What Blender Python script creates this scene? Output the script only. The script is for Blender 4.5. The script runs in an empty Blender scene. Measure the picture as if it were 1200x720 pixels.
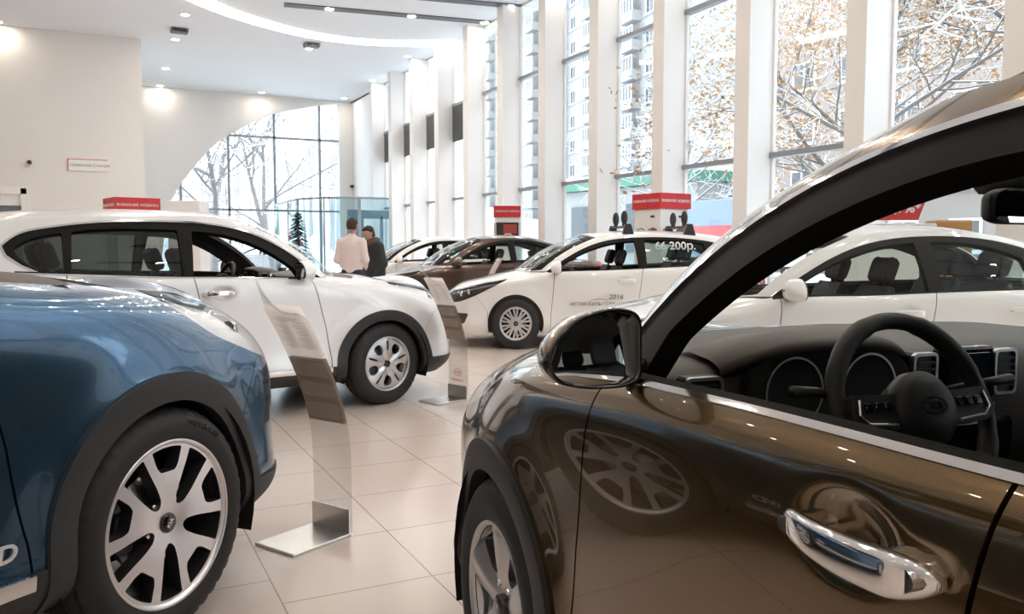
import bpy, math, random
import numpy as np
from mathutils import Vector, Matrix
C = bpy.context.scene.collection
PI = math.pi
# ---------------------------------------------------------------- materials
MATS = {}
def mat(name, color=(.8,.8,.8), rough=.5, metal=0., coat=0., coat_r=.03, spec=.5, emit=None, estr=0., trans=0., flakes=0., bump=0., bscale=80., var=0., vscale=6., alpha=1.):
    if name in MATS: return MATS[name]
    m = bpy.data.materials.new(name); m.use_nodes = True
    nt = m.node_tree; b = nt.nodes['Principled BSDF']
    def s(k, v):
        if k in b.inputs: b.inputs[k].default_value = v
    s('Base Color', (*color, 1)); s('Roughness', rough); s('Metallic', metal); s('Coat Weight', coat); s('Coat Roughness', coat_r)
    s('Specular IOR Level', spec); s('Transmission Weight', trans)
    if emit: s('Emission Color', (*emit, 1)); s('Emission Strength', estr)
    tc = nt.nodes.new('ShaderNodeTexCoord')
    if var:
        n = nt.nodes.new('ShaderNodeTexNoise'); n.inputs['Scale'].default_value = vscale; n.inputs['Detail'].default_value = 6
        nt.links.new(tc.outputs['Object'], n.inputs['Vector'])
        r = nt.nodes.new('ShaderNodeMapRange'); r.inputs['To Min'].default_value = 1-var; r.inputs['To Max'].default_value = 1+var
        nt.links.new(n.outputs['Fac'], r.inputs['Value'])
        h = nt.nodes.new('ShaderNodeHueSaturation'); h.inputs['Color'].default_value = (*color, 1)
        nt.links.new(r.outputs['Result'], h.inputs['Value']); nt.links.new(h.outputs['Color'], b.inputs['Base Color'])
    if flakes:
        v = nt.nodes.new('ShaderNodeTexVoronoi'); v.inputs['Scale'].default_value = 900
        nt.links.new(tc.outputs['Object'], v.inputs['Vector'])
        r = nt.nodes.new('ShaderNodeMapRange'); r.inputs['To Min'].default_value = 1-flakes; r.inputs['To Max'].default_value = 1+flakes
        nt.links.new(v.outputs['Color'], r.inputs['Value'])
        h = nt.nodes.new('ShaderNodeHueSaturation'); h.inputs['Color'].default_value = (*color, 1)
        nt.links.new(r.outputs['Result'], h.inputs['Value']); nt.links.new(h.outputs['Color'], b.inputs['Base Color'])
    if bump:
        n = nt.nodes.new('ShaderNodeTexNoise'); n.inputs['Scale'].default_value = bscale; n.inputs['Detail'].default_value = 4
        nt.links.new(tc.outputs['Object'], n.inputs['Vector'])
        bp = nt.nodes.new('ShaderNodeBump'); bp.inputs['Strength'].default_value = bump; bp.inputs['Distance'].default_value = .01
        nt.links.new(n.outputs['Fac'], bp.inputs['Height']); nt.links.new(bp.outputs['Normal'], b.inputs['Normal'])
    MATS[name] = m
    return m
def glass(name, tint=(.9,.95,.95), refl=1.0, rough=0.0, ior=1.45):
    if name in MATS: return MATS[name]
    m = bpy.data.materials.new(name); m.use_nodes = True
    nt = m.node_tree; nt.nodes.clear()
    o = nt.nodes.new('ShaderNodeOutputMaterial'); mx = nt.nodes.new('ShaderNodeMixShader')
    t = nt.nodes.new('ShaderNodeBsdfTransparent'); t.inputs['Color'].default_value = (*tint, 1)
    g = nt.nodes.new('ShaderNodeBsdfGlossy'); g.inputs['Roughness'].default_value = rough; g.inputs['Color'].default_value = (refl, refl, refl, 1)
    f = nt.nodes.new('ShaderNodeFresnel'); f.inputs['IOR'].default_value = ior
    ge = nt.nodes.new('ShaderNodeNewGeometry'); mr = nt.nodes.new('ShaderNodeMapRange')      # the same sheet from either side
    mr.inputs['To Min'].default_value = ior; mr.inputs['To Max'].default_value = 1/ior
    nt.links.new(ge.outputs['Backfacing'], mr.inputs['Value']); nt.links.new(mr.outputs['Result'], f.inputs['IOR'])
    nt.links.new(f.outputs[0], mx.inputs[0]); nt.links.new(t.outputs[0], mx.inputs[1]); nt.links.new(g.outputs[0], mx.inputs[2])
    nt.links.new(mx.outputs[0], o.inputs[0])
    MATS[name] = m
    return m
# ---------------------------------------------------------------- objects
def tag(o, label=None, cat=None, group=None, kind=None):
    if label: o['label'] = label
    if cat: o['category'] = cat
    if group: o['group'] = group
    if kind: o['kind'] = kind
    return o
def empty(name, loc=(0,0,0), rz=0, parent=None):
    o = bpy.data.objects.new(name, None); C.objects.link(o)
    o.location = loc; o.rotation_euler = (0,0,rz); o.empty_display_size = .2
    if parent: o.parent = parent
    return o
class MB:
    """collects geometry for ONE mesh"""
    def __init__(self): self.v=[]; self.f=[]; self.n=[]; self.custom=False; self.mi=[]; self.cur=0; self.sm=[]; self.smooth=False
    def add(self, V, F, N=None):
        b=len(self.v); self.v += [tuple(map(float,p)) for p in V]
        if N is not None:                       # wind every face to agree with its normals
            VA=np.asarray(V,float).reshape(-1,3);NA=np.asarray(N,float).reshape(-1,3); F=list(F)
            if len(F):
                T_=np.array([(f[0],f[1],f[2],f[3] if len(f)>3 else f[2]) for f in F]); p0=VA[T_[:,0]]
                gx=np.cross(VA[T_[:,1]]-p0,VA[T_[:,2]]-p0)+np.cross(VA[T_[:,2]]-p0,VA[T_[:,3]]-p0)
                bad=np.sum(gx*(NA[T_[:,0]]+NA[T_[:,1]]+NA[T_[:,2]]),1)<0
                F=[tuple(f)[::-1] if q else tuple(f) for f,q in zip(F,bad)]
        self.n += ([tuple(map(float,p)) for p in N] if N is not None else [(0.,0.,0.)]*len(V))
        if N is not None: self.custom=True
        self.f += [tuple(int(i)+b for i in f) for f in F]; self.mi += [self.cur]*len(F); self.sm += [self.smooth or N is not None]*len(F)
        return self
    def box(self, c, s, M=None, bev=0.):
        x,y,z=[a/2 for a in s]
        if bev<=0:
            V=[(-x,-y,-z),(x,-y,-z),(x,y,-z),(-x,y,-z),(-x,-y,z),(x,-y,z),(x,y,z),(-x,y,z)]
            F=[(0,3,2,1),(4,5,6,7),(0,1,5,4),(1,2,6,5),(2,3,7,6),(3,0,4,7)]
        else:
            b=min(bev,x*.95,y*.95,z*.95); V=[];idx={}
            for sx in(-1,1):
                for sy in(-1,1):
                    for sz in(-1,1):
                        for k in range(3):
                            p=[sx*(x-b),sy*(y-b),sz*(z-b)]; p[k]+= (sx,sy,sz)[k]*b
                            idx[(sx,sy,sz,k)]=len(V); V.append(tuple(p))
            F=[]
            I=lambda a,b_,c_,k: idx[(a,b_,c_,k)]
            for s_ in(-1,1):
                q=[I(s_,-1,-1,0),I(s_,1,-1,0),I(s_,1,1,0),I(s_,-1,1,0)]; F.append(q if s_>0 else q[::-1])
                q=[I(-1,s_,-1,1),I(1,s_,-1,1),I(1,s_,1,1),I(-1,s_,1,1)]; F.append(q[::-1] if s_>0 else q)
                q=[I(-1,-1,s_,2),I(1,-1,s_,2),I(1,1,s_,2),I(-1,1,s_,2)]; F.append(q if s_>0 else q[::-1])
            for a in(-1,1):
                for b_ in(-1,1):
                    F.append([I(a,b_,-1,0),I(a,b_,1,0),I(a,b_,1,1),I(a,b_,-1,1)]); F.append([I(a,-1,b_,0),I(a,1,b_,0),I(a,1,b_,2),I(a,-1,b_,2)])
                    F.append([I(-1,a,b_,1),I(1,a,b_,1),I(1,a,b_,2),I(-1,a,b_,2)])
                    for c_ in(-1,1): F.append([I(a,b_,c_,0),I(a,b_,c_,1),I(a,b_,c_,2)])
        V=np.array(V)
        if M is not None: V=(np.array(M.to_3x3())@V.T).T
        return self.add(V+np.array(c),F)
    def tube(self, pts, r, n=10, caps=True, closed=False):
        pts=[Vector(p) for p in pts]; rr=r if hasattr(r,'__len__') else [r]*len(pts)
        V=[];F=[];up=None;m=len(pts)
        for i,p in enumerate(pts):
            if closed: t=(pts[(i+1)%m]-pts[i-1])
            else: t=(pts[min(i+1,m-1)]-pts[max(i-1,0)])
            t.normalize()
            if up is None: up=t.orthogonal().normalized()
            up=(up-t*up.dot(t)); 
            if up.length<1e-6: up=t.orthogonal()
            up.normalize(); bn=t.cross(up)
            for k in range(n):
                a=2*PI*k/n; V.append(p+(up*math.cos(a)+bn*math.sin(a))*rr[i])
        for i in range(m if closed else m-1):
            for k in range(n):
                a=i*n+k; b=i*n+(k+1)%n; j=(i+1)%m
                F.append((a,b,j*n+(k+1)%n,j*n+k))
        if caps and not closed:
            F.append(tuple(range(n))[::-1]); F.append(tuple((m-1)*n+k for k in range(n)))
        sm=self.smooth; self.smooth=True; self.add(V,F); self.smooth=sm
        return self
    def lathe(self, prof, n=48, axis='z', c=(0,0,0), closed=False):
        V=[];F=[];m=len(prof)
        for k in range(n):
            a=2*PI*k/n; ca,sa=math.cos(a),math.sin(a)
            for r,h in prof:
                p=(r*ca,r*sa,h) if axis=='z' else ((r*ca,h,-r*sa) if axis=='y' else (h,r*ca,r*sa))
                V.append((p[0]+c[0],p[1]+c[1],p[2]+c[2]))
        for k in range(n):
            for i in range(m if closed else m-1):
                j=(i+1)%m; k2=(k+1)%n
                F.append((k*m+i,k2*m+i,k2*m+j,k*m+j))
        sm=self.smooth; self.smooth=True; self.add(V,F); self.smooth=sm
        return self
    def prism(self, poly, h0, h1, axis='z', fn=None):
        """extrude 2D polygon between h0 and h1"""
        n=len(poly); V=[]
        for h in(h0,h1):
            for a,b in poly:
                V.append({'z':(a,b,h),'y':(a,h,b),'x':(h,a,b)}[axis])
        F=[tuple(range(n))[::-1],tuple(range(n,2*n))]+[(i,(i+1)%n,n+(i+1)%n,n+i) for i in range(n)]
        if fn: V=[fn(p) for p in V]
        return self.add(V,F)
    def rings(self, R, closed=True, cap=True):
        """loft list of rings"""
        n=len(R[0]);V=[p for r in R for p in r];F=[]
        for i in range(len(R)-1):
            for k in range(n if closed else n-1):
                F.append((i*n+k,i*n+(k+1)%n,(i+1)*n+(k+1)%n,(i+1)*n+k))
        if cap: F.append(tuple(range(n))[::-1]); F.append(tuple((len(R)-1)*n+k for k in range(n)))
        return self.add(V,F)
    def text(self, s, size, M, depth=.002, align='CENTER', fn=None, shear=0., sx=1., bold=0.):
        cu=bpy.data.curves.new('t','FONT'); cu.body=s; cu.size=size; cu.extrude=depth/2; cu.align_x=align; cu.align_y='CENTER'; cu.shear=shear; cu.resolution_u=3; cu.offset=bold
        o=bpy.data.objects.new('t',cu); C.objects.link(o)
        me=bpy.data.meshes.new_from_object(o.evaluated_get(bpy.context.evaluated_depsgraph_get()))
        V=[Vector((v.co.x*sx,v.co.y,v.co.z)) for v in me.vertices]; F=[tuple(p.vertices) for p in me.polygons]
        if fn: V=[fn(p) for p in V]
        if M is not None: V=[M@p for p in V]
        bpy.data.objects.remove(o); bpy.data.curves.remove(cu); bpy.data.meshes.remove(me)
        return self.add(V,F)
    def build(self, name, mats, parent=None, smooth=None, fix=True, subsurf=0, auto=None):
        me=bpy.data.meshes.new(name); me.from_pydata(self.v,[],self.f)
        ms=mats if isinstance(mats,(list,tuple)) else [mats]
        for m in ms: me.materials.append(m)
        me.polygons.foreach_set('material_index',self.mi)
        me.polygons.foreach_set('use_smooth',[bool(s) if smooth is None else smooth for s in self.sm])
        if fix and not self.custom:
            import bmesh
            bm=bmesh.new(); bm.from_mesh(me); bmesh.ops.recalc_face_normals(bm,faces=bm.faces); bm.to_mesh(me); bm.free()
        me.update()
        if self.custom: me.normals_split_custom_set_from_vertices(self.n)
        if auto is not None: me.set_sharp_from_angle(angle=math.radians(auto))
        o=bpy.data.objects.new(name,me); C.objects.link(o)
        if parent: o.parent=parent
        if subsurf:
            md=o.modifiers.new('s','SUBSURF'); md.levels=md.render_levels=subsurf
        return o
def copy_tree(o, parent=None):
    c=o.copy(); C.objects.link(c); c.parent=parent
    for ch in list(o.children): copy_tree(ch,c)
    return c
# ---------------------------------------------------------------- spline surfaces and clipping
def nspline(t,P,tt):
    t=np.asarray(t,float);P=np.asarray(P,float);n=len(t);h=np.diff(t)
    sh=P.shape; Q=P.reshape(n,-1)
    A=np.eye(n);B=np.zeros_like(Q)
    for i in range(1,n-1):
        A[i,i-1]=h[i-1];A[i,i]=2*(h[i-1]+h[i]);A[i,i+1]=h[i]
        B[i]=6*((Q[i+1]-Q[i])/h[i]-(Q[i]-Q[i-1])/h[i-1])
    M=np.linalg.solve(A,B)
    tt=np.clip(np.asarray(tt,float),t[0],t[-1]); k=np.clip(np.searchsorted(t,tt,side='right')-1,0,n-2)
    a=(t[k+1]-tt)[:,None];b=(tt-t[k])[:,None];hk=h[k][:,None]
    R=M[k]*a**3/(6*hk)+M[k+1]*b**3/(6*hk)+(Q[k]/hk-M[k]*hk/6)*a+(Q[k+1]/hk-M[k+1]*hk/6)*b
    return R.reshape((len(tt),)+sh[1:])
def crv(pts):
    """1D function through (x,value) points, smooth"""
    p=sorted(pts); t=[a for a,b in p]; v=[b for a,b in p]
    return lambda x: nspline(t,np.array(v)[:,None],np.atleast_1d(x))[:,0]
def pl(pts):
    p=sorted(pts); t=[a for a,b in p]; v=[b for a,b in p]
    return lambda x: np.interp(x,t,v)
class G:
    """surface mesh with normals and attributes"""
    def __init__(s,V,N,F,A): s.V=V;s.N=N;s.F=F;s.A=A
def grid_to_G(P,A=None,flip=False,open_=True):
    n,m=P.shape[:2]
    du=np.gradient(P,axis=1);dv=np.gradient(P,axis=0)
    N=np.cross(du,dv); N/= (np.linalg.norm(N,axis=2,keepdims=True)+1e-12)
    c=np.abs(P[...,1])<1e-6; N[c]=N[c]*[1,0,1]; N/= (np.linalg.norm(N,axis=2,keepdims=True)+1e-12)
    if flip: N=-N
    if A is None: A=np.zeros((n,m,2))
    i=np.arange(n-1)[:,None]*m+np.arange(m-1)[None,:]; i=i.ravel()
    F=np.stack([i,i+1,i+m+1,i+m],1)
    if flip: F=F[:,::-1]
    return G(P.reshape(-1,3),N.reshape(-1,3),[tuple(f) for f in F],A.reshape(n*m,-1))
def clip(g,vals):
    """keep region where vals>=0"""
    vals=np.where(np.abs(vals)<1e-7,1e-7,vals)
    pos=vals>0
    V=list(g.V);N=list(g.N);A=list(g.A);cache={};out=[]
    Fq=g.F
    for f in Fq:
        s=[pos[i] for i in f]
        if all(s): out.append(f); continue
        if not any(s): continue
        nf=[]
        for k in range(len(f)):
            i=f[k];j=f[(k+1)%len(f)]
            if s[k]: nf.append(i)
            if s[k]!=s[(k+1)%len(f)]:
                key=(i,j) if i<j else (j,i)
                if key not in cache:
                    a,b=key;t=vals[a]/(vals[a]-vals[b])
                    V.append(V[a]+(V[b]-V[a])*t); n=N[a]+(N[b]-N[a])*t; N.append(n/(np.linalg.norm(n)+1e-12)); A.append(A[a]+(A[b]-A[a])*t)
                    cache[key]=len(V)-1
                nf.append(cache[key])
        if len(nf)>=3: out.append(tuple(nf))
    used=sorted({i for f in out for i in f}); mp={u:k for k,u in enumerate(used)}
    if not used: return G(np.zeros((0,3)),np.zeros((0,3)),[],np.zeros((0,2)))
    return G(np.array([V[i] for i in used]),np.array([N[i] for i in used]),[tuple(mp[i] for i in f) for f in out],np.array([A[i] for i in used]))
def mirror(g): return G(g.V*[1,-1,1],g.N*[1,-1,1],[f[::-1] for f in g.F],g.A)
def offset(g,d): return G(g.V+g.N*d,g.N,g.F,g.A)
def flipG(g): return G(g.V,-g.N,[f[::-1] for f in g.F],g.A)
def boundary(F):
    e={}
    for f in F:
        for k in range(len(f)):
            a,b=f[k],f[(k+1)%len(f)]
            if (b,a) in e: del e[(b,a)]
            else: e[(a,b)]=1
    return list(e)
def rim(g,depth,skip_center=True):
    """inward flange around the boundary: separate verts with outward side normals"""
    V=[];N=[];F=[]
    for a,b in boundary(g.F):
        pa,pb=g.V[a],g.V[b]
        if skip_center and abs(pa[1])<1e-5 and abs(pb[1])<1e-5: continue
        t=pb-pa;
        L=np.linalg.norm(t)
        if L<1e-7: continue
        n=np.cross(t/L,(g.N[a]+g.N[b])/2)
        k=len(V); V+=[pa,pb,pb-g.N[b]*depth,pa-g.N[a]*depth]; N+=[n]*4; F.append((k,k+3,k+2,k+1))
    return V,N,F
def addG(mb,g,depth=0.):
    if len(g.F)==0: return
    mb.add(g.V,g.F,g.N)
    if depth:
        V,N,F=rim(g,depth)
        if F: mb.add(V,F,N)
def sdf(poly,x,z):
    """signed distance to polygon, negative inside"""
    p=np.asarray(poly,float);q=np.roll(p,-1,axis=0)
    X=np.stack([x,z],-1); d=np.full(len(X),1e9); ins=np.zeros(len(X),bool)
    for a,b in zip(p,q):
        e=b-a;w=X-a;t=np.clip((w@e)/(e@e+1e-12),0,1)
        d=np.minimum(d,np.linalg.norm(w-t[:,None]*e,axis=1))
        c=((a[1]>X[:,1])!=(b[1]>X[:,1])); xx=(b[0]-a[0])*(X[:,1]-a[1])/((b[1]-a[1]) if abs(b[1]-a[1])>1e-12 else 1e-12)+a[0]
        ins^=c&(X[:,0]<xx)
    return np.where(ins,-d,d)
def rpoly(pts,r=.02,n=5):
    """round the corners of a polygon (r per corner or one for all)"""
    out=[];m=len(pts);rr=r if hasattr(r,'__len__') else [r]*m
    for i in range(m):
        p=np.array(pts[i],float);a=np.array(pts[i-1],float);b=np.array(pts[(i+1)%m],float)
        da=a-p;db=b-p;la=np.linalg.norm(da);lb=np.linalg.norm(db)
        k=min(rr[i],la*.49,lb*.49)
        if k<=0: out.append(tuple(p));continue
        s=p+da/la*k;e=p+db/lb*k
        for j in range(n+1):
            t=j/n; out.append(tuple((1-t)**2*s+2*t*(1-t)*p+t*t*e))
    return out
def coons(bottom,top,left,right,nu,nv,bulge=0.):
    """bottom/top: curves in u (nu,3); left/right: curves in v (nv,3)"""
    u=np.linspace(0,1,nu)[None,:,None];v=np.linspace(0,1,nv)[:,None,None]
    B=bottom[None];T=top[None];L=left[:,None];R=right[:,None]
    S=(1-v)*B+v*T+(1-u)*L+u*R-((1-u)*(1-v)*bottom[0]+u*(1-v)*bottom[-1]+(1-u)*v*top[0]+u*v*top[-1])
    w=v**2                                    # rounded across: level on the centre line
    Q=(1-w)*B+w*T+(1-u)*L+u*R-((1-u)*(1-w)*bottom[0]+u*(1-w)*bottom[-1]+(1-u)*w*top[0]+u*w*top[-1])
    S[...,2]=Q[...,2]
    return S
def resample(P,n):
    P=np.asarray(P,float);d=np.r_[0,np.cumsum(np.linalg.norm(np.diff(P,axis=0),axis=1))];t=np.linspace(0,d[-1],n)
    return np.stack([np.interp(t,d,P[:,k]) for k in range(3)],1)
WORLD=3.0; EXPO=0.62
mat('rubber',(.018,.018,.019),.62,bump=.05,bscale=200)
mat('black_plastic',(.030,.031,.033),.55,bump=.12,bscale=420)
mat('dark_plastic',(.022,.022,.024),.5)
mat('void',(.006,.006,.006),.9)
mat('gloss_black',(.006,.006,.007),.12,coat=.6,coat_r=.03)
mat('window_frame',(.006,.0055,.005),.6,spec=.2)
mat('chrome',(.86,.86,.87),.08,1.)
mat('satin_chrome',(.80,.79,.78),.34,1.)
mat('steel',(.42,.42,.43),.35,1.)
mat('dark_steel',(.10,.10,.105),.5,.8)
mat('alu_machined',(.80,.79,.81),.30,1.,bump=.02,bscale=300)
mat('alu_dark',(.045,.045,.05),.4,.5)
mat('alu_silver',(.66,.66,.67),.30,.9)
mat('paint_brown',(.165,.105,.042),.20,.88,1.,.015,flakes=.25)
mat('paint_blue',(.080,.178,.305),.20,.85,1.,.015,flakes=.25)
mat('paint_pearl',(.86,.87,.885),.35,.15,1.,.03)
mat('paint_white',(.86,.855,.85),.30,0.,1.,.03)
mat('paint_bronze',(.085,.046,.032),.28,.7,1.,.03,flakes=.2)
mat('paint_red',(.50,.02,.02),.3,.1,1.,.03)
mat('paint_silver',(.45,.46,.48),.3,.6,1.,.03)
mat('interior_black',(.028,.026,.025),.55,bump=.12,bscale=350)
mat('dash_soft',(.085,.070,.058),.48,bump=.25,bscale=500)
mat('headliner',(.42,.40,.38),.9)
mat('seat_fabric',(.030,.030,.032),.75,bump=.2,bscale=260)
mat('screen',(.012,.016,.022),.08,coat=1.)
mat('mirror_glass',(.93,.95,.96),.005,1.)
mat('lamp_reflector',(.90,.91,.93),.35,.15)
mat('lamp_dark',(.05,.05,.055),.25,.3)
mat('lamp_amber',(.75,.30,.05),.2)
mat('lamp_red',(.45,.02,.02),.15,coat=1.)
glass('glass_clear',(.93,.96,.95),.9)
glass('glass_green',(.70,.80,.78),.9)
glass('glass_tint',(.28,.33,.32),.9,ior=1.6)
glass('lamp_glass',(.96,.965,.97),.6,ior=1.22)
for k in ('paint_brown','paint_blue','paint_bronze'): MATS[k].node_tree.nodes['Principled BSDF'].inputs['Coat IOR'].default_value=1.6
def paper(name,color,t=.72,clear=.2):
    m=bpy.data.materials.new(name); m.use_nodes=True; nt=m.node_tree; nt.nodes.clear(); o=nt.nodes.new('ShaderNodeOutputMaterial'); mx=nt.nodes.new('ShaderNodeMixShader'); a=nt.nodes.new('ShaderNodeBsdfDiffuse'); b=nt.nodes.new('ShaderNodeBsdfTranslucent')
    for n in (a,b): n.inputs['Color'].default_value=(*color,1)
    mx.inputs[0].default_value=t; nt.links.new(a.outputs[0],mx.inputs[1]); nt.links.new(b.outputs[0],mx.inputs[2]); tr=nt.nodes.new('ShaderNodeBsdfTransparent'); m2=nt.nodes.new('ShaderNodeMixShader'); m2.inputs[0].default_value=clear; nt.links.new(mx.outputs[0],m2.inputs[1]); nt.links.new(tr.outputs[0],m2.inputs[2]); nt.links.new(m2.outputs[0],o.inputs[0]); MATS[name]=m; return m
paper('sheet_paper',(.96,.90,.87)); paper('card_white',(.94,.90,.88)); paper('holder_taupe',(.42,.35,.30),.35,.04)
mat('badge_silver',(.82,.82,.83),.35,.25)
# ---------------------------------------------------------------- cars: body surfaces from spline rows, split into panels
def car_surfaces(P):
    W=crv(P['W']); zt=crv(P['ztop']); yt=crv(P['ytop']); zl=.62
    rows=P['rows']; x4=P['x4']; x5=P['x5']; nf=P.get('nf',2.7); nr=P.get('nr',3.0)
    sx=np.array(P['sx']); R=[]
    fb=np.radians([0,16,34,54,74]); rb=np.radians([74,54,34,16,0])
    for (kz,off,ky,xn,xt) in rows:
        def zz(x):
            x=np.atleast_1d(x)
            return np.full(len(x),kz[1]) if kz[0]=='a' else zl+kz[1]*(zt(x)-zl)
        def yy(x):
            x=np.atleast_1d(x); w=W(x)+off
            u=np.clip((x+.40)/.82,0,1); k=ky+(P.get('fk',lambda q,z:0)(ky,kz)*u*u*(3-2*u) if ky<1 else 0)
            return w*(1-k)+yt(x)*k
        y4=yy(x4)[0]; y5=yy(x5)[0]
        fx=x4+(xn-x4)*np.cos(fb)**(2/nf); fy=y4*np.sin(fb)**(2/nf)
        bx=x5+(xt-x5)*np.cos(rb)**(2/nr); by=y5*np.sin(rb)**(2/nr)
        X=np.r_[fx,sx,bx]; Y=np.r_[fy,yy(sx),by]; Z=zz(X)
        if P.get('tuck') and kz[0]=='a':
            Z=Z+P['tuck'](X,kz[1])
        R.append(np.stack([X,Y,Z],1))
    R=np.array(R); m=R.shape[1]
    ext=np.concatenate([R[:,1:3][:,::-1]*[1,-1,1],R,R[:,m-3:m-1][:,::-1]*[1,-1,1]],1)
    mid=ext[3]; t=np.r_[0,np.cumsum(np.linalg.norm(np.diff(mid,axis=0),axis=1))]
    tu=np.linspace(t[2],t[-3],P['nu'])
    S=np.array([nspline(t,r,tu) for r in ext])           # rows x nu x 3
    tv=np.array(P.get('tv',[0,.08,.24,.42,.60,.76,.89,1.0]))
    vv=np.linspace(0,1,P['nv'])
    S=nspline(tv,S,vv)
    S[:,0,1]=0; S[:,-1,1]=0
    for (xw,zw) in ((0,P['rt']),(-P['wb'],P['rt'])):
        d=np.hypot(S[...,0]-xw,S[...,2]-zw); k=P['flare']*np.exp(-((d-P['ra'])/.085)**2)*np.clip((S[...,1]-.5)/.2,0,1)
        S[...,1]+=k
    for (bx_,bz_,rx,rz,dep) in P.get('bowls',[]):
        d=((S[...,0]-bx_)/rx)**2+((S[...,2]-bz_)/rz)**2
        S[...,1]-=np.where(S[...,1]>.4,dep*np.exp(-d**2*1.2),0)
    A=np.stack(np.broadcast_arrays(np.linspace(0,1,P['nu'])[None],vv[:,None]),-1)
    low=outward(grid_to_G(S,A))
    top=S[-1]
    out={'low':low,'top':top,'zt':zt,'yt':yt}
    # greenhouse
    B=[];T=[];K=[]
    for b,tp,bl in P['gh']:
        if len(b)==1: b=(b[0],yt(b[0])[0]-.012,zt(b[0])[0]+.0)
        B.append(b);T.append(tp);K.append(bl)
    B=np.array(B,float);T=np.array(T,float);K=np.array(K,float)
    rws=[]
    for s in (0,.3,.62,1):
        rws.append(B+(T-B)*s+K*4*s*(1-s))
    rws=np.array(rws);m=rws.shape[1]
    ext=np.concatenate([rws[:,1:3][:,::-1]*[1,-1,1],rws,rws[:,m-3:m-1][:,::-1]*[1,-1,1]],1)
    mid=ext[1]; t=np.r_[0,np.cumsum(np.linalg.norm(np.diff(mid,axis=0),axis=1))]
    nu=P['gnu']; tu=np.linspace(t[2],t[-3],nu)
    S=np.array([nspline(t,r,tu) for r in ext]); vv=np.linspace(0,1,P['gnv']); S=nspline(np.array([0,.3,.62,1]),S,vv)
    S[:,0,1]=0;S[:,-1,1]=0
    iu=np.interp(tu,t[2:-2],np.arange(m))
    A=np.stack(np.broadcast_arrays(iu[None],vv[:,None]),-1)
    out['gh']=outward(grid_to_G(S,A)); out['S']=S; out['iu']=iu
    # roof
    i3=int(np.argmin(abs(iu-P['gi'][0]))); i4=int(np.argmin(abs(iu-P['gi'][1])))
    hd=S[-1,:i3+1]; sd=S[-1,i3:i4+1]; rr=S[-1,i4:][::-1]
    n1,n2=26,70
    cx=np.linspace(hd[0][0],rr[0][0],n2); cz=crv([(hd[0][0],hd[0][2])]+P['roofc']+[(rr[0][0],rr[0][2])])(cx)
    cl=np.stack([cx,0*cx,cz],1)
    RF=coons(cl,resample(sd,n2),resample(hd,n1),resample(rr,n1),n2,n1)
    RF[0,:,1]=0
    out['roof']=grid_to_G(RF,flip=False)
    # hood
    k=int(np.argmax(top[:,1]>P['hoodK'])); a=int(np.argmax(top[:,0]<P['hoodA']))
    lip=top[:k+1]; side=top[k:a+1]; A0=top[a]
    c0=np.array(P['cowl']); cw=np.array([c0+(A0-c0)*s+np.array([.10,0,.004])*0+np.array([0,0,.012])*4*s*(1-s)*.5+np.array([(1-(1-s)**.0001)*0,0,0]) for s in np.linspace(0,1,24)])
    cw[:,0]=c0[0]+(A0[0]-c0[0])*np.linspace(0,1,24)**2.2; cw[:,1]=A0[1]*np.linspace(0,1,24)
    cx=np.linspace(lip[0][0],c0[0],60); cz=crv([(lip[0][0],lip[0][2])]+P['hoodc']+[(c0[0],c0[2])])(cx)
    HD=coons(np.stack([cx,0*cx,cz],1),resample(side,60),resample(lip,24),cw,60,24); HD[0,:,1]=0
    out['hood']=grid_to_G(HD,flip=True)
    out['cowlcurve']=cw
    if 'deckA' in P:   # boot lid of a saloon
        a=int(len(top)-1-np.argmax(top[::-1,0]>P['deckA'])); k=int(len(top)-1-np.argmax(top[::-1,1]>P['deckK']))
        side=top[a:k+1]; lip=top[k:][::-1]; c0=np.array(P['deckc0']); A0=top[a]
        s=np.linspace(0,1,24); cw=c0+(A0-c0)*s[:,None]; cw[:,0]=c0[0]+(A0[0]-c0[0])*s**2.2
        cx=np.linspace(c0[0],lip[0][0],40); cz=crv([(c0[0],c0[2])]+P['deckc']+[(lip[0][0],lip[0][2])])(cx)
        DK=coons(np.stack([cx,0*cx,cz],1),resample(side,40),cw,resample(lip,24),40,24); DK[0,:,1]=0
        out['deck']=grid_to_G(DK,flip=True)
    return out
def outward(g):
    c=np.array([-1.3,0,.6]); return g if np.mean(np.sum(g.N*(g.V-c),1))>0 else flipG(g)
def zup(g):
    """make a top patch face upward"""
    if np.mean(g.N[:,2])<0: return flipG(g)
    return g
def both(name,gs,m,parent,depth=.012):
    """one mesh of the half surfaces and their mirror images (a panel that crosses the middle)"""
    mb=MB()
    for g in gs:
        addG(mb,g,depth); addG(mb,mirror(g),depth)
    return mb.build(name,m,parent)
def one(name,g,m,parent,side,depth=.012):
    mb=MB(); addG(mb,g if side>0 else mirror(g),depth)
    return mb.build(name,m,parent)
def keep(g,*fs):
    for f in fs:
        if len(g.F)==0: return g
        g=clip(g,f(g))
    return g
def xz(poly,off=0.,inside=True):
    s=-1 if inside else 1
    return lambda g: s*(sdf(poly,g.V[:,0],g.V[:,2])-off)
def sidey(g): return g.V[:,1]-.35

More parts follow.
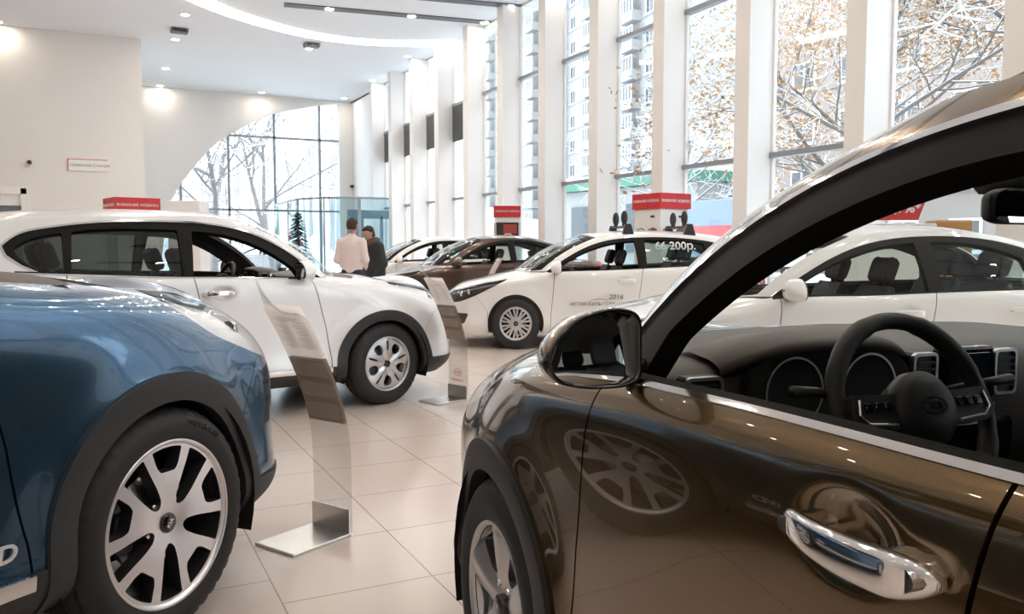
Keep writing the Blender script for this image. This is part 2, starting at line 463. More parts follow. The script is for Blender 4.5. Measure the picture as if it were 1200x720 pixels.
def tyre_mesh(r,w,rr,segs=96,tread=True):
    """tyre about the y axis, outer side at +y"""
    mb=MB(); h=w/2
    prof=[(rr-.012,h-.022),(rr+.006,h-.006),(rr+.018,h-.001),(rr+(r-rr)*.45,h+.004),(r-.035,h-.003),(r-.014,h-.017),(r-.004,h-.034)]
    gro=[.30,.0,-.30]
    pts=list(prof)
    ys=h-.045
    for gx in gro:
        y=gx*w
        pts+=[(r,y+.008),(r-.008,y+.005),(r-.008,y-.005),(r,y-.008)]
    pts+=[(a,-b) for a,b in prof[::-1]]
    V=[];F=[];m=len(pts);n=segs*2
    for k in range(n):
        a=2*PI*k/n; cut=tread and (k%4==0)
        for i,(q,y) in enumerate(pts):
            d=.007 if cut and (i in (5,6) or i in (m-6,m-7)) else 0
            if cut and 6<i<m-7: d=.004
            V.append(((q-d)*math.cos(a),y,-(q-d)*math.sin(a)))
    for k in range(n):
        k2=(k+1)%n
        for i in range(m-1): F.append((k*m+i,k2*m+i,k2*m+i+1,k*m+i+1))
    mb.smooth=True; mb.add(V,F)
    return mb
def rim_face(R,openings,depth_fn,nr=34,na=200,thick=.035,r0=.0):
    """disc with openings cut by signed functions of (r,theta): face G and its walls"""
    rs=np.linspace(max(r0,.004),R,nr); th=np.linspace(0,2*PI,na+1)
    rr,tt=np.meshgrid(rs,th,indexing='ij')
    P=np.stack([rr*np.cos(tt),depth_fn(rr,tt),rr*np.sin(tt)],-1)
    g=grid_to_G(P,np.stack([rr,tt],-1))
    if np.mean(g.N[:,1])<0: g=flipG(g)
    for f in openings: g=clip(g,f(g.A[:,0],g.A[:,1]))
    return g
def angd(t,a): return (t-a+PI)%(2*PI)-PI
def slots(n,phase,poly,rounding=.006):
    """n openings, each a polygon in (radial, tangential) metres"""
    def f(r,t):
        best=np.full(len(r),1e9)
        for k in range(n):
            d=angd(t,phase+2*PI*k/n)
            x=r*np.cos(d);y=r*np.sin(d)
            s=sdf(poly,x,y); s=np.where(np.abs(d)<PI/2,s,1e9)
            best=np.minimum(best,s)
        return best-rounding*0
    return f
def sym(half): return rpoly([(a,b) for a,b in half]+[(a,-b) for a,b in half[::-1]],.008)
def wheel(parent,style,loc,side,r=.352,w=.235,steer=0.):
    e=empty('wheel',loc,(0 if side>0 else PI)+steer,parent)
    rr=style['rr']
    tm=style.get('tm')
    if tm is None:
        tm=tyre_mesh(r,w,rr,style.get('seg',80))
        if style.get('sidetext'):
            for (txt,a0) in style['sidetext']:
                rt=(rr+r)/2+.004
                def fn(p,a0=a0,rt=rt):
                    a=a0+p.x/rt; q=rt+p.y; return Vector((q*math.cos(a),w/2+.0035+p.z,q*math.sin(a)))
                tm.text(txt,.030,None,.003,fn=fn,sx=1.1)
        style['tm']=tm=tm.build('tyre',MATS['rubber'],e,smooth=None,fix=True).data
    else:
        o=bpy.data.objects.new('tyre',tm); C.objects.link(o); o.parent=e
    if 'rm' not in style:
        mb=MB(); h=w/2
        g=style['face'](rr)
        mb.cur=0; addG(mb,G(g.V+[0,h-.012,0],g.N,g.F,g.A))
        V,N,F=rim(G(g.V+[0,h-.012,0],g.N,g.F,g.A),style.get('thick',.045),False)
        mb.cur=style.get('wallmat',1); mb.add(V,F,N)
        mb.cur=0
        # lip ring and barrel
        def lathe(pr,flip=False):
            n=96;V=[];N=[];F=[];m=len(pr)
            pr=np.array(pr);dn=np.gradient(pr,axis=0);nn=np.stack([dn[:,1],-dn[:,0]],1);nn/=np.linalg.norm(nn,axis=1)[:,None]
            if flip: nn=-nn
            for k in range(n):
                a=2*PI*k/n
                for (q,y),(nq,ny) in zip(pr,nn):
                    V.append((q*math.cos(a),y,q*math.sin(a)));N.append((nq*math.cos(a),ny,nq*math.sin(a)))
            for k in range(n):
                k2=(k+1)%n
                for i in range(m-1):
                    q=(k*m+i,k2*m+i,k2*m+i+1,k*m+i+1); F.append(q if not flip else q[::-1])
            mb.add(V,F,N)
        lathe([(rr-.010,h-.016),(rr-.004,h-.006),(rr+.004,h-.004),(rr+.006,h-.010),(rr+.004,h-.02)],True)
        mb.cur=1
        lathe([(rr-.008,h-.016),(rr-.02,h-.05),(rr-.03,h-.10),(rr-.03,-h+.03),(rr,-h+.01)],False)
        style['rm']=mb.build('rim',[MATS[style['m0']],MATS[style['m1']]],e,fix=False).data
        mb=MB(); mb.smooth=True
        hc=h+style.get('hubh',-.004)
        mb.lathe([(.0,hc),(.018,hc),(.027,hc-.002),(.031,hc-.006),(.031,hc-.03)],40,'y')
        mb.cur=1
        mb.text('KIA',.020,Matrix.Translation((0,hc+.0005,0))@Matrix.Rotation(PI,4,'Z')@Matrix.Rotation(PI/2,4,'X')@Matrix.Rotation(style.get('capang',0),4,'Z'),.002,bold=.0004)
        if style.get('lugs'):
            mb.cur=1
            for k in range(5):
                a=style['lugs'][0]+2*PI*k/5; q=style['lugs'][1]
                mb.lathe([(.0001,h-.028),(.009,h-.028),(.010,h-.04),(.010,h-.06)],14,'y',(q*math.cos(a),0,q*math.sin(a)))
        style['cm']=mb.build('hub_cap',[MATS['gloss_black'],MATS['chrome']],e,fix=True).data
        mb=MB(); mb.smooth=True
        mb.lathe([(.05,h-.085),(.07,h-.085),(.075,h-.095),(.148,h-.095),(.15,h-.10),(.15,h-.115),(.07,h-.115)],48,'y')
        mb.cur=1; mb.smooth=False
        for s in (0,):
            pol=[(.105,-.06),(.165,-.055),(.172,0),(.165,.055),(.105,.06),(.098,0)]
            mb.prism(pol,h-.125,h-.065,'y')
        style['dm']=mb.build('brake_disc',[MATS['steel'],MATS['dark_steel']],e,fix=True).data
    else:
        for nm,k in (('rim','rm'),('hub_cap','cm'),('brake_disc','dm')):
            o=bpy.data.objects.new(nm,style[k]); C.objects.link(o); o.parent=e
    return e
SP=dict(fk=lambda ky,kz: 0 if kz[0]=='a' else {.40:.05,.72:.30,.905:.42}[kz[1]],
 nf=2.45,W=[(.42,.862),(.1,.905),(-.35,.916),(-1.1,.924),(-1.66,.926),(-2.2,.924),(-2.67,.915),(-3.1,.885)],
 ztop=[(.90,.895),(.78,.925),(.62,.966),(.42,1.010),(.1,1.056),(-.3,1.090),(-.65,1.102),(-1.1,1.121),(-1.66,1.134),(-2.2,1.160),(-2.67,1.182),(-3.1,1.205),(-3.6,1.215)],
 ytop=[(.42,.605),(.2,.682),(-.1,.756),(-.4,.810),(-.65,.855),(-1.1,.884),(-1.66,.891),(-2.2,.889),(-2.67,.873),(-3.1,.835)],
 rows=[(('a',.23),-.10,0,.78,-3.40),(('a',.30),-.020,0,.865,-3.47),(('a',.45),-.006,0,.908,-3.52),(('a',.62),-.012,0,.912,-3.545),
       (('f',.40),-.004,0,.885,-3.55),(('f',.72),.004,0,.825,-3.55),(('f',.905),.0,.24,.762,-3.54),(('f',1.),.0,1.,.725,-3.52)],
 x4=.42,x5=-3.1,sx=[.42,.22,.0,-.2,-.42,-.65,-.9,-1.2,-1.66,-2.05,-2.35,-2.67,-2.9,-3.1],
 nu=430,nv=84,wb=2.67,rt=.352,flare=.016,ra=.44,
 bowls=[(-1.365,1.000,.078,.047,.026),(-2.19,1.025,.075,.045,.024)],
 gh=[((-.22,0,1.105),(-1.08,0,1.602),(.06,0,.040)),((-.25,.36,1.105),(-1.09,.30,1.597),(.06,0,.040)),((-.34,.62,1.105),(-1.13,.49,1.582),(.055,.01,.036)),
     ((-.48,.775,1.102),(-1.18,.602,1.562),(.045,.022,.034)),((-.65,),(-1.31,.632,1.566),(.04,.026,.03)),((-1.1,),(-1.52,.645,1.573),(.02,.024,.012)),((-1.66,),(-1.82,.652,1.574),(0,.022,.0)),
     ((-2.15,),(-2.2,.65,1.562),(0,.022,0)),((-2.67,),(-2.62,.636,1.532),(0,.02,0)),((-3.05,),(-2.95,.61,1.51),(-.02,.018,0)),((-3.32,.755,1.205),(-3.16,.57,1.49),(-.03,.012,0)),
     ((-3.46,.50,1.21),(-3.27,.40,1.485),(-.03,0,.01)),((-3.50,0,1.215),(-3.31,0,1.49),(-.035,0,.01))],
 gnu=280,gnv=52,gi=(3,10),roofc=[(-1.35,1.632),(-1.75,1.645),(-2.3,1.635),(-2.8,1.59)],
 hoodK=.49,hoodA=-.52,cowl=(-.18,0,1.105),hoodc=[(.70,.985),(.45,1.042),(.1,1.090)],
)
def poly_smooth(pts,n=8):
    P=np.array(pts,float);t=np.r_[0,np.cumsum(np.linalg.norm(np.diff(P,axis=0),axis=1))]
    return [tuple(p) for p in nspline(t,P,np.linspace(0,t[-1],n*(len(pts)-1)+1))]
SP_UP=poly_smooth([(-.545,1.098),(-.845,1.330),(-1.105,1.456),(-1.38,1.514),(-1.75,1.530),(-2.2,1.513),(-2.5,1.470),(-2.68,1.415),(-2.76,1.350)])
SP_DLO=SP_UP+[(-2.74,1.29),(-2.66,1.225),(-2.56,1.175),(-2.45,1.16),(-1.6,1.12),(-.9,1.08)]
SP_W1=rpoly([(-.73,1.085)]+poly_smooth([(-.79,1.190),(-.96,1.308),(-1.14,1.395),(-1.35,1.452),(-1.53,1.468)],4)+[(-1.565,1.115)],.012)
SP_W2=rpoly([(-1.635,1.125)]+poly_smooth([(-1.63,1.476),(-1.9,1.482),(-2.2,1.472),(-2.34,1.455)],4)+[(-2.37,1.155)],.015)
SP_W3=rpoly([(-2.41,1.165)]+poly_smooth([(-2.40,1.448),(-2.52,1.425),(-2.63,1.385),(-2.70,1.340)],4)+[(-2.67,1.275),(-2.58,1.195)],.02)
def seam(pts):
    f=pl([(z,x) for x,z in pts]); return lambda g: f(g.V[:,2])-g.V[:,0]     # positive behind the seam
SP_S1=seam([(-.500,.20),(-.505,.45),(-.545,.70),(-.605,.92),(-.66,1.12)])
SP_S2=seam([(-1.500,.20),(-1.510,.6),(-1.538,.95),(-1.570,1.12)])
SP_S3=seam([(-2.12,.20),(-2.14,.50),(-2.26,.72),(-2.36,.86),(-2.41,1.0),(-2.40,1.15)])
SP_SB=seam([(.36,.20),(.40,.60),(.50,.76),(.60,.86),(.70,1.0)])          # bumper / wing
SP_LAMP=rpoly([(.015,1.100),(.46,1.06),(.66,1.00),(.80,.96),(.95,.93),(.95,.750),(.80,.755),(.70,.768),(.55,.808),(.30,.905),(.13,1.005)],[.004,.02,.02,.02,.02,.02,.02,.02,.03,.04,.04])

SP.update(kind='suv_car',dlo=SP_DLO,w1=SP_W1,w2=SP_W2,w3=SP_W3,s1=SP_S1,s2=SP_S2,s3=SP_S3,sb=SP_SB,lamp=SP_LAMP,clad=True,zsill=(.375,.372,.39),
 grille=rpoly([(-.62,.735),(-.50,.63),(-.20,.60),(.20,.60),(.50,.63),(.62,.735),(.50,.80),(.2,.77),(-.2,.77),(-.50,.80)],.03),
 intake=rpoly([(-.60,.42),(-.52,.52),(.52,.52),(.60,.42),(.45,.395),(-.45,.395)],.02),beltx=(-.62,-2.70),sidei=(2.9,10.2),wsi=2.93,rwi=10.45,
 lampmin=(.34,-.03),proj=[(.58,.735,.915,.028),(.70,.665,.875,.026)],rbx=-3.18,mir=(-.775,.975,1.158,.86),handles=[(-1.395,1.000),(-2.22,1.025)],handmat='chrome',trimw=.013,beltw=.018,int_=(0,.098))
def build_car(P):
    root=empty(P['kind']); M=MATS; PB=M['paint_brown']
    S=car_surfaces(P); low=S['low'];gh=S['gh'];top=S['zt']
    g=P.get('gap',.0035); rt=P['rt']; wb=P['wb']; S1,S2,S3,SB=P['s1'],P['s2'],P['s3'],P['sb']; DLO=P['dlo']; clad=P['clad']
    circ=lambda xw,r: (lambda q: np.where(q.V[:,1]>.40,np.hypot(q.V[:,0]-xw,q.V[:,2]-rt)-r,1))
    ro=rt+(.100 if clad else .040)
    arch=[circ(0,ro),circ(-wb,ro)]
    zs=P['zsill']
    sill=lambda q: q.V[:,2]-np.where((q.V[:,0]<-.3)&(q.V[:,0]>-wb+.2),zs[1],np.where(q.V[:,0]>0,zs[0],zs[2]))
    bw=P['beltw']; chromez=lambda q: (top(q.V[:,0])-bw)-q.V[:,2]
    b0,b1=P['beltx']
    isbelt=lambda q: np.where((q.V[:,0]<b0)&(q.V[:,0]>b1)&(q.V[:,1]>.4),1.,-1.)
    body=keep(low,*arch,sill)
    lampin=lambda q: np.where((q.V[:,0]>P['lampmin'][1])&(q.V[:,1]>P['lampmin'][0]-.06),np.minimum(-sdf(P['lamp'],q.V[:,0],q.V[:,2]),q.V[:,1]-P['lampmin'][0]),-1)
    lampout=lambda q: -lampin(q)-.003
    wing=keep(body,lambda q:-S1(q)-g,lambda q:SB(q)-g*.6,lampout)
    bumper=keep(body,lambda q:-SB(q)-g*.6,lampout)
    fy=lambda p,ins=True,o=0.: (lambda q: np.where(q.V[:,0]>.5,(-1 if ins else 1)*(sdf(p,q.V[:,1],q.V[:,2])-o),-1 if ins else 1))
    gp,ip=P['grille'],P['intake']
    both('front_bumper',[keep(bumper,fy(gp,False,.012),fy(ip,False,.004))],PB,root)
    if P.get('fog'):
        fin=lambda q: np.where((q.V[:,1]>.45)&(q.V[:,0]>.4),-sdf(P['fog'],q.V[:,0],q.V[:,2]),-1)
        for s in (1,-1): one('fog_lamp',offset(keep(bumper,fin),.004),M['lamp_dark'],root,s,.01)
    o=both('grille',[offset(keep(bumper,fy(gp)),-.02)],M['gloss_black'],root)
    mb=MB(); k=keep(bumper,fy(gp,True,.012),fy(gp,False,0)); addG(mb,k,.02);addG(mb,mirror(k),.02); mb.build('grille_surround',M['chrome'],o)
    both('air_intake',[offset(keep(bumper,fy(ip)),-.02)],M['black_plastic'],root)
    fd=keep(body,lambda q:S1(q)-g,lambda q:-S2(q)-g,chromez,sidey)
    rd=keep(body,lambda q:S2(q)-g,lambda q:-S3(q)-g,chromez,sidey)
    qp=keep(body,lambda q:S3(q)-g,chromez); qs=keep(body,lambda q:S3(q)-g,lambda q:-isbelt(q),lambda q:-chromez(q))
    rx=P['rbx']
    tailp=P.get('taillamp'); tin=(lambda q: np.where((q.V[:,1]>.38)&(q.V[:,0]<-wb),-sdf(tailp,q.V[:,0],q.V[:,2]),-1)) if tailp else None
    parts_r=[keep(qp,lambda q:rx-q.V[:,0]),keep(qs,lambda q:rx-q.V[:,0])]; qside=[keep(qp,lambda q:q.V[:,0]-rx-.004),keep(qs,lambda q:q.V[:,0]-rx-.004)]
    if tin:
        tl=[keep(q,tin) for q in parts_r+qside]
        parts_r=[keep(q,lambda k:-tin(k)-.003) for q in parts_r]; qside=[keep(q,lambda k:-tin(k)-.003) for q in qside]
        for s in (1,-1):
            mb=MB()
            for q in tl: addG(mb,q if s>0 else mirror(q),.03)
            mb.build('tail_lamp',M['lamp_red'],root)
    both('rear_bumper',parts_r,PB,root)
    belt=offset(keep(low,isbelt,lambda q:-chromez(q)),.004)
    cl=[]
    if clad:
        for xw in (0,-wb):
            cl.append(offset(keep(low,circ(xw,rt+.026),lambda q,xw=xw:rt+.110-np.hypot(q.V[:,0]-xw,q.V[:,2]-rt),sidey,lambda q:q.V[:,2]-.25),.014))
    sl=offset(keep(low,circ(0,ro-.05),circ(-wb,ro-.05),lambda q:-sill(q)),.008 if clad else .0)
    lampG=keep(low,lampin)
    i0,i1=P['sidei']
    gside=lambda q: np.where((q.A[:,0]>i0)&(q.A[:,0]<i1),1.,-1.)
    tw=P['trimw']; wins=[P['w1'],P['w2']]+([P['w3']] if P.get('w3') else [])
    frame=keep(gh,gside,xz(DLO,.0),*[xz(w,0,False) for w in wins])
    trim=keep(gh,gside,xz(DLO,tw),xz(DLO,0,False)) if tw else None
    ws=lambda q: np.minimum(P['wsi']-q.A[:,0],np.minimum(q.A[:,1]-.015,.975-q.A[:,1])*20)
    rw=lambda q: np.minimum(q.A[:,0]-P['rwi'],np.minimum(q.A[:,1]-.06,.93-q.A[:,1])*20)
    paintg=keep(gh,lambda q:-ws(q)-.02,lambda q:-rw(q)-.02,lambda q:np.where(gside(q)>0,sdf(DLO,q.V[:,0],q.V[:,2])-tw-.0005,1))
    for s in (1,-1):
        one('front_wing',wing,PB,root,s)
        d=one('front_door',fd,PB,root,s); r=one('rear_door',rd,PB,root,s)
        for dd,(xh,zh) in zip((d,r),P['handles']):
            y=float(np.max(np.where((abs(low.V[:,0]-xh-.12)<.03)&(abs(low.V[:,2]-zh)<.03),low.V[:,1],0)))
            handle_mb(xh,y,zh,s).build('door_handle',[M[P['handmat']]],dd,auto=40)
        mb=MB()
        for q in qside: addG(mb,q if s>0 else mirror(q),.012)
        mb.build('rear_quarter_panel',PB,root)
        for q in cl: one('wheel_arch_trim',q,M['black_plastic'],root,s,.05)
        if clad:
            st=keep(low,lambda q:.372-q.V[:,2],lambda q:q.V[:,2]-.335,lambda q:-.50-q.V[:,0],lambda q:q.V[:,0]+2.15,sidey)
            one('sill_trim',offset(st,.016),M['chrome'],root,s,.02)
        one('belt_trim',clip(belt,(top(belt.V[:,0])-.0065)-belt.V[:,2]) if tw else belt,M['chrome'] if tw else M['window_frame'],root,s,.016)
        if tw: one('window_seal',clip(belt,belt.V[:,2]-(top(belt.V[:,0])-.0065)),M['window_frame'],root,s,.016)
        one('window_frame',offset(frame,-.004),M['window_frame'],root,s,.045)
        if tw: one('window_trim',offset(trim,.004),M['chrome'],root,s,.012)
        gm=M['glass_tint'] if clad else M['glass_green']
        one('rear_door_window',offset(keep(gh,gside,xz(P['w2'],.006)),-.022),gm,root,s,0)
        if P.get('w3'): one('quarter_window',offset(keep(gh,gside,xz(P['w3'],.006)),-.018),gm,root,s,0)
        lb=one('headlight',offset(lampG,-.03),M[P.get('lampmat','lamp_reflector')],root,s,0)
        for (x,y,z,rad) in P['proj']:
            mb=MB(); mb.smooth=True
            mb.lathe([(.0001,.028),(rad*.7,.022),(rad,.0),(rad*1.15,.0),(rad*1.15,-.04)],24,'x')
            i_=int(np.argmin((lampG.V[:,0]-x)**2+(lampG.V[:,2]-z)**2)); q_=lampG.V[i_]-lampG.N[i_]*.034; mb.v=[(v[0]*.5+q_[0],s*(q_[1]+v[1]),q_[2]+v[2]) for v in mb.v]
            mb.build('headlight_projector',M['chrome'],lb)
        one('headlight_lens',offset(lampG,.001),M['lamp_glass'],lb,s,.02)
        mirror_parts(root,s,*P['mir'])
    both('body_pillars',[paintg],PB,root)
    both('roof_panel',[zup(S['roof'])],PB,root)
    both('bonnet',[zup(S['hood'])],PB,root)
    if 'deck' in S: both('boot_lid',[zup(S['deck'])],PB,root)
    both('sill_cladding',[sl],M['black_plastic'] if clad else PB,root,.03)
    both('windscreen',[offset(keep(gh,ws),-.003)],M['glass_clear'],root,0)
    both('rear_window',[offset(keep(gh,rw),-.006)],gm,root,0)
    cw=S['cowlcurve']; n=len(cw); k0=S['iu']<=3.4; wb_=resample(S['S'][0][k0],n)
    V=[];F=[]
    for a,b in zip(cw,wb_): V+=[a-[0,0,.008],b-[0,0,.004],a-[0,0,.05]]
    for k in range(n-1): F+=[(3*k,3*k+3,3*k+4,3*k+1),(3*k,3*k+2,3*k+5,3*k+3)]
    mb=MB(); mb.add(V,F); mb.add([(x,-y,z) for x,y,z in V],[f[::-1] for f in F]); mb.build('cowl_panel',M['black_plastic'],root,smooth=True,fix=False)
    inn=flipG(offset(keep(low,circ(0,ro-.05),circ(-wb,ro-.05)),-.035))
    both('door_lining',[inn],M['interior_black'],root,0)
    fr2=keep(gh,lambda q:-ws(q)-.06,lambda q:-rw(q)-.06,*[xz(w,.012,False) for w in wins])
    both('pillar_lining',[flipG(offset(fr2,-.045))],M['interior_black'],root,0)
    rf=zup(S['roof']); both('headlining',[flipG(G(rf.V-[0,0,.045],rf.N,rf.F,rf.A))],M['headliner'],root,0)
    for xw in (0,-wb):
        for s in (1,-1):
            mb=MB(); n=24; yo=P['W'][2][1]-.012; rr=rt+.058 if clad else rt+.03; yi=yo-.31; V=[]
            for k in range(n+1):
                a=-.35+(PI+.7)*k/n
                for y in (yi,yo): V.append((xw+rr*math.cos(a),s*y,rt+rr*math.sin(a)))
            mb.add(V+[(x,y,z) for x,y,z in V[0::2]],[(2*k,2*k+1,2*k+3,2*k+2) for k in range(n)]+[tuple(range(2*n+2,3*n+3))])
            mb.build('wheel_well',M['void'],root,smooth=False,fix=False)
    mb=MB(); mb.box((-wb/2+.02,0,.27-.352+rt),(wb+1.1,1.50,.06)); mb.build('underbody',M['void'],root)
    dx,dz=P['int_']
    n0=set(root.children); interior(root,P)
    if P['kind']!='suv_car':
        for o in list(root.children):
            if o.name.split('.')[0] in ('interior_mirror','sun_visor'):
                for c_ in list(o.children): bpy.data.objects.remove(c_)
                bpy.data.objects.remove(o)
    if dx or dz:
        for o in root.children:
            if o not in n0 and not (P['kind']=='suv_car' and o.name.split('.')[0] in ('interior_mirror','sun_visor','front_seat','rear_seat','cabin_floor')): o.location.x+=dx; o.location.z+=dz
    return root
def handle_mb(xc,y,zc,s,L=.232):
    """pull handle along x: two feet on the door and a grip standing off it"""
    mb=MB(); mb.smooth=True; R=[]; n=40
    for i in range(n+1):
        t=i/n; x=xc+.106-L*t
        off=.014+.034*(math.sin(PI*min(1,max(0,(t+.02)/1.06)))**.6)
        hz=.0165+.008*t+.003*math.sin(PI*t); hy=.0085+.007*t
        if t<.12: hz*=.35+.65*(1-(1-t/.12)**2)**.5
        if t>.80: hz*=max(.06,(1-((t-.80)/.20)**2))**.5; hy*=max(.3,1-((t-.80)/.20)**2*.6)
        z=zc+.002-.004*t
        if t>.80: off*=1-.55*((t-.8)/.2)**2
        ring=[]
        for k in range(20):
            a=2*PI*k/20; c_,s_=math.cos(a),math.sin(a)
            ring.append((x,s*(y+off+hy*np.sign(c_)*abs(c_)**.55),z+hz*np.sign(s_)*abs(s_)**.55))
        R.append(ring)
    mb.rings(R)
    for (x0,x1,w0) in ((xc+.106,xc+.066,.0135),(xc-.040,xc-.122,.021)):
        rr=[]
        for (yo,k) in ((-.03,1.05),(.012,1.),(.040,.85)):
            rr.append([(x0+(x1-x0)*(.5-.5*math.cos(a)*k),s*(y+yo),zc-.001+w0*k*math.sin(a)) for a in np.linspace(0,2*PI,20,endpoint=False)])
        mb.rings(rr)
    return mb
def mirror_parts(root,s,x=-.735,y=.985,z=1.130,sc=1.):
    # outline in (y,z), inner end towards the car at -y
    prof=rpoly([(-.108,.076),(-.05,.092),(.04,.074),(.105,.022),(.120,-.032),(.095,-.068),(.02,-.084),(-.07,-.084),(-.110,-.070)],[.03,.03,.03,.03,.03,.03,.03,.03,.02],4)
    def ring(k,dx,oz=0.,oy=0.): return [(x+dx*sc,s*(y+(a*k+oy)*sc),z+(b*k+oz)*sc) for a,b in prof]
    mb=MB(); mb.smooth=True
    mb.rings([ring(.97,-.002),ring(1.,.004),ring(1.,.02),ring(.97,.05),ring(.88,.085),ring(.70,.112),ring(.42,.128),ring(.12,.134)],cap=False)
    m=mb.build('door_mirror',MATS['paint_brown'],root)
    mb=MB(); mb.smooth=True
    mb.rings([ring(.985,.006),ring(.995,-.006),ring(.95,-.010),ring(.90,-.002),ring(.885,.036)],cap=False)
    mb.build('mirror_bezel',MATS['gloss_black'],m)
    mb=MB(); mb.smooth=True; V=[(x+.012*sc,s*y,z)]; n_=len(prof); ks=(.25,.5,.72,.9)
    for k in ks:
        for a,b in prof: V.append((x+(.012+(-.05*a+.14*b)*k+((a*k)**2+(b*k)**2)/1.5)*sc,s*(y+a*k*sc),z+b*k*sc))
    F=[(0,1+i,1+(i+1)%n_) for i in range(n_)]+[(1+j*n_+i,1+(j+1)*n_+i,1+(j+1)*n_+(i+1)%n_,1+j*n_+(i+1)%n_) for j in range(len(ks)-1) for i in range(n_)]
    mb.add(V,F); mb.build('mirror_glass',MATS['mirror_glass'],m,fix=True)
    mb=MB(); mb.smooth=True
    pts=[(x+.06*sc,s*(y-.07*sc),z-.05*sc),(x+.055*sc,s*(y-.10*sc),z-.062*sc),(x+.05,s*(y-.15),z-.066*sc)]
    mb.tube([(x+.06*sc,s*(y-.04*sc),z-.045*sc),(x+.06,s*(y-.085*sc),z-.055*sc),(x+.055,s*(y-.12),z-.058*sc),(x+.05,s*(y-.17),z-.06*sc)],[.02*sc,.026*sc,.026*sc,.03*sc],12)
    mb.build('mirror_arm',MATS['gloss_black'],m)
    return m
def seat(parent,x,y,zb=.42,w=.50,name='front_seat',M_=None):
    m=M_ or MATS['seat_fabric']; mb=MB(); mb.smooth=True
    def slab(c,L,W_,T,lean,nm=None):
        R=[]
        for t in np.linspace(0,1,9):
            k=(1-abs(2*t-1)**4)**.5*.16+.84
            k2=max(.35,(1-abs(2*t-1)**6)**.5)
            ring=[]
            for a in np.linspace(0,2*PI,20,endpoint=False):
                ca,sa=math.cos(a),math.sin(a)
                yy=W_/2*k*np.sign(ca)*abs(ca)**.45; tt=T/2*k2*np.sign(sa)*abs(sa)**.6+(.035*abs(ca)**4 if sa>0 else 0)
                u=(t-.5)*L
                ring.append((c[0]+u*lean[0]+tt*lean[1],c[1]+yy,c[2]+u*lean[1]*-1*-1+tt*-lean[0]*-1 if False else c[2]+u*lean[1]-tt*lean[0]))
            R.append(ring)
        mb.rings(R)
    th=math.radians(108)
    slab((x+.22,y,zb+.08),.52,w,.16,(-1.,.06))
    slab((x-.10,y,zb+.40),.64,w*.98,.13,(math.cos(th),math.sin(th)))
    slab((x-.235,y,zb+.82),.19,w*.52,.10,(math.cos(th),math.sin(th)))
    for k in (-1,1): mb.tube([(x-.19,y+k*.05,zb+.66),(x-.22,y+k*.05,zb+.80)],.007,8)
    return mb.build(name,m,parent)
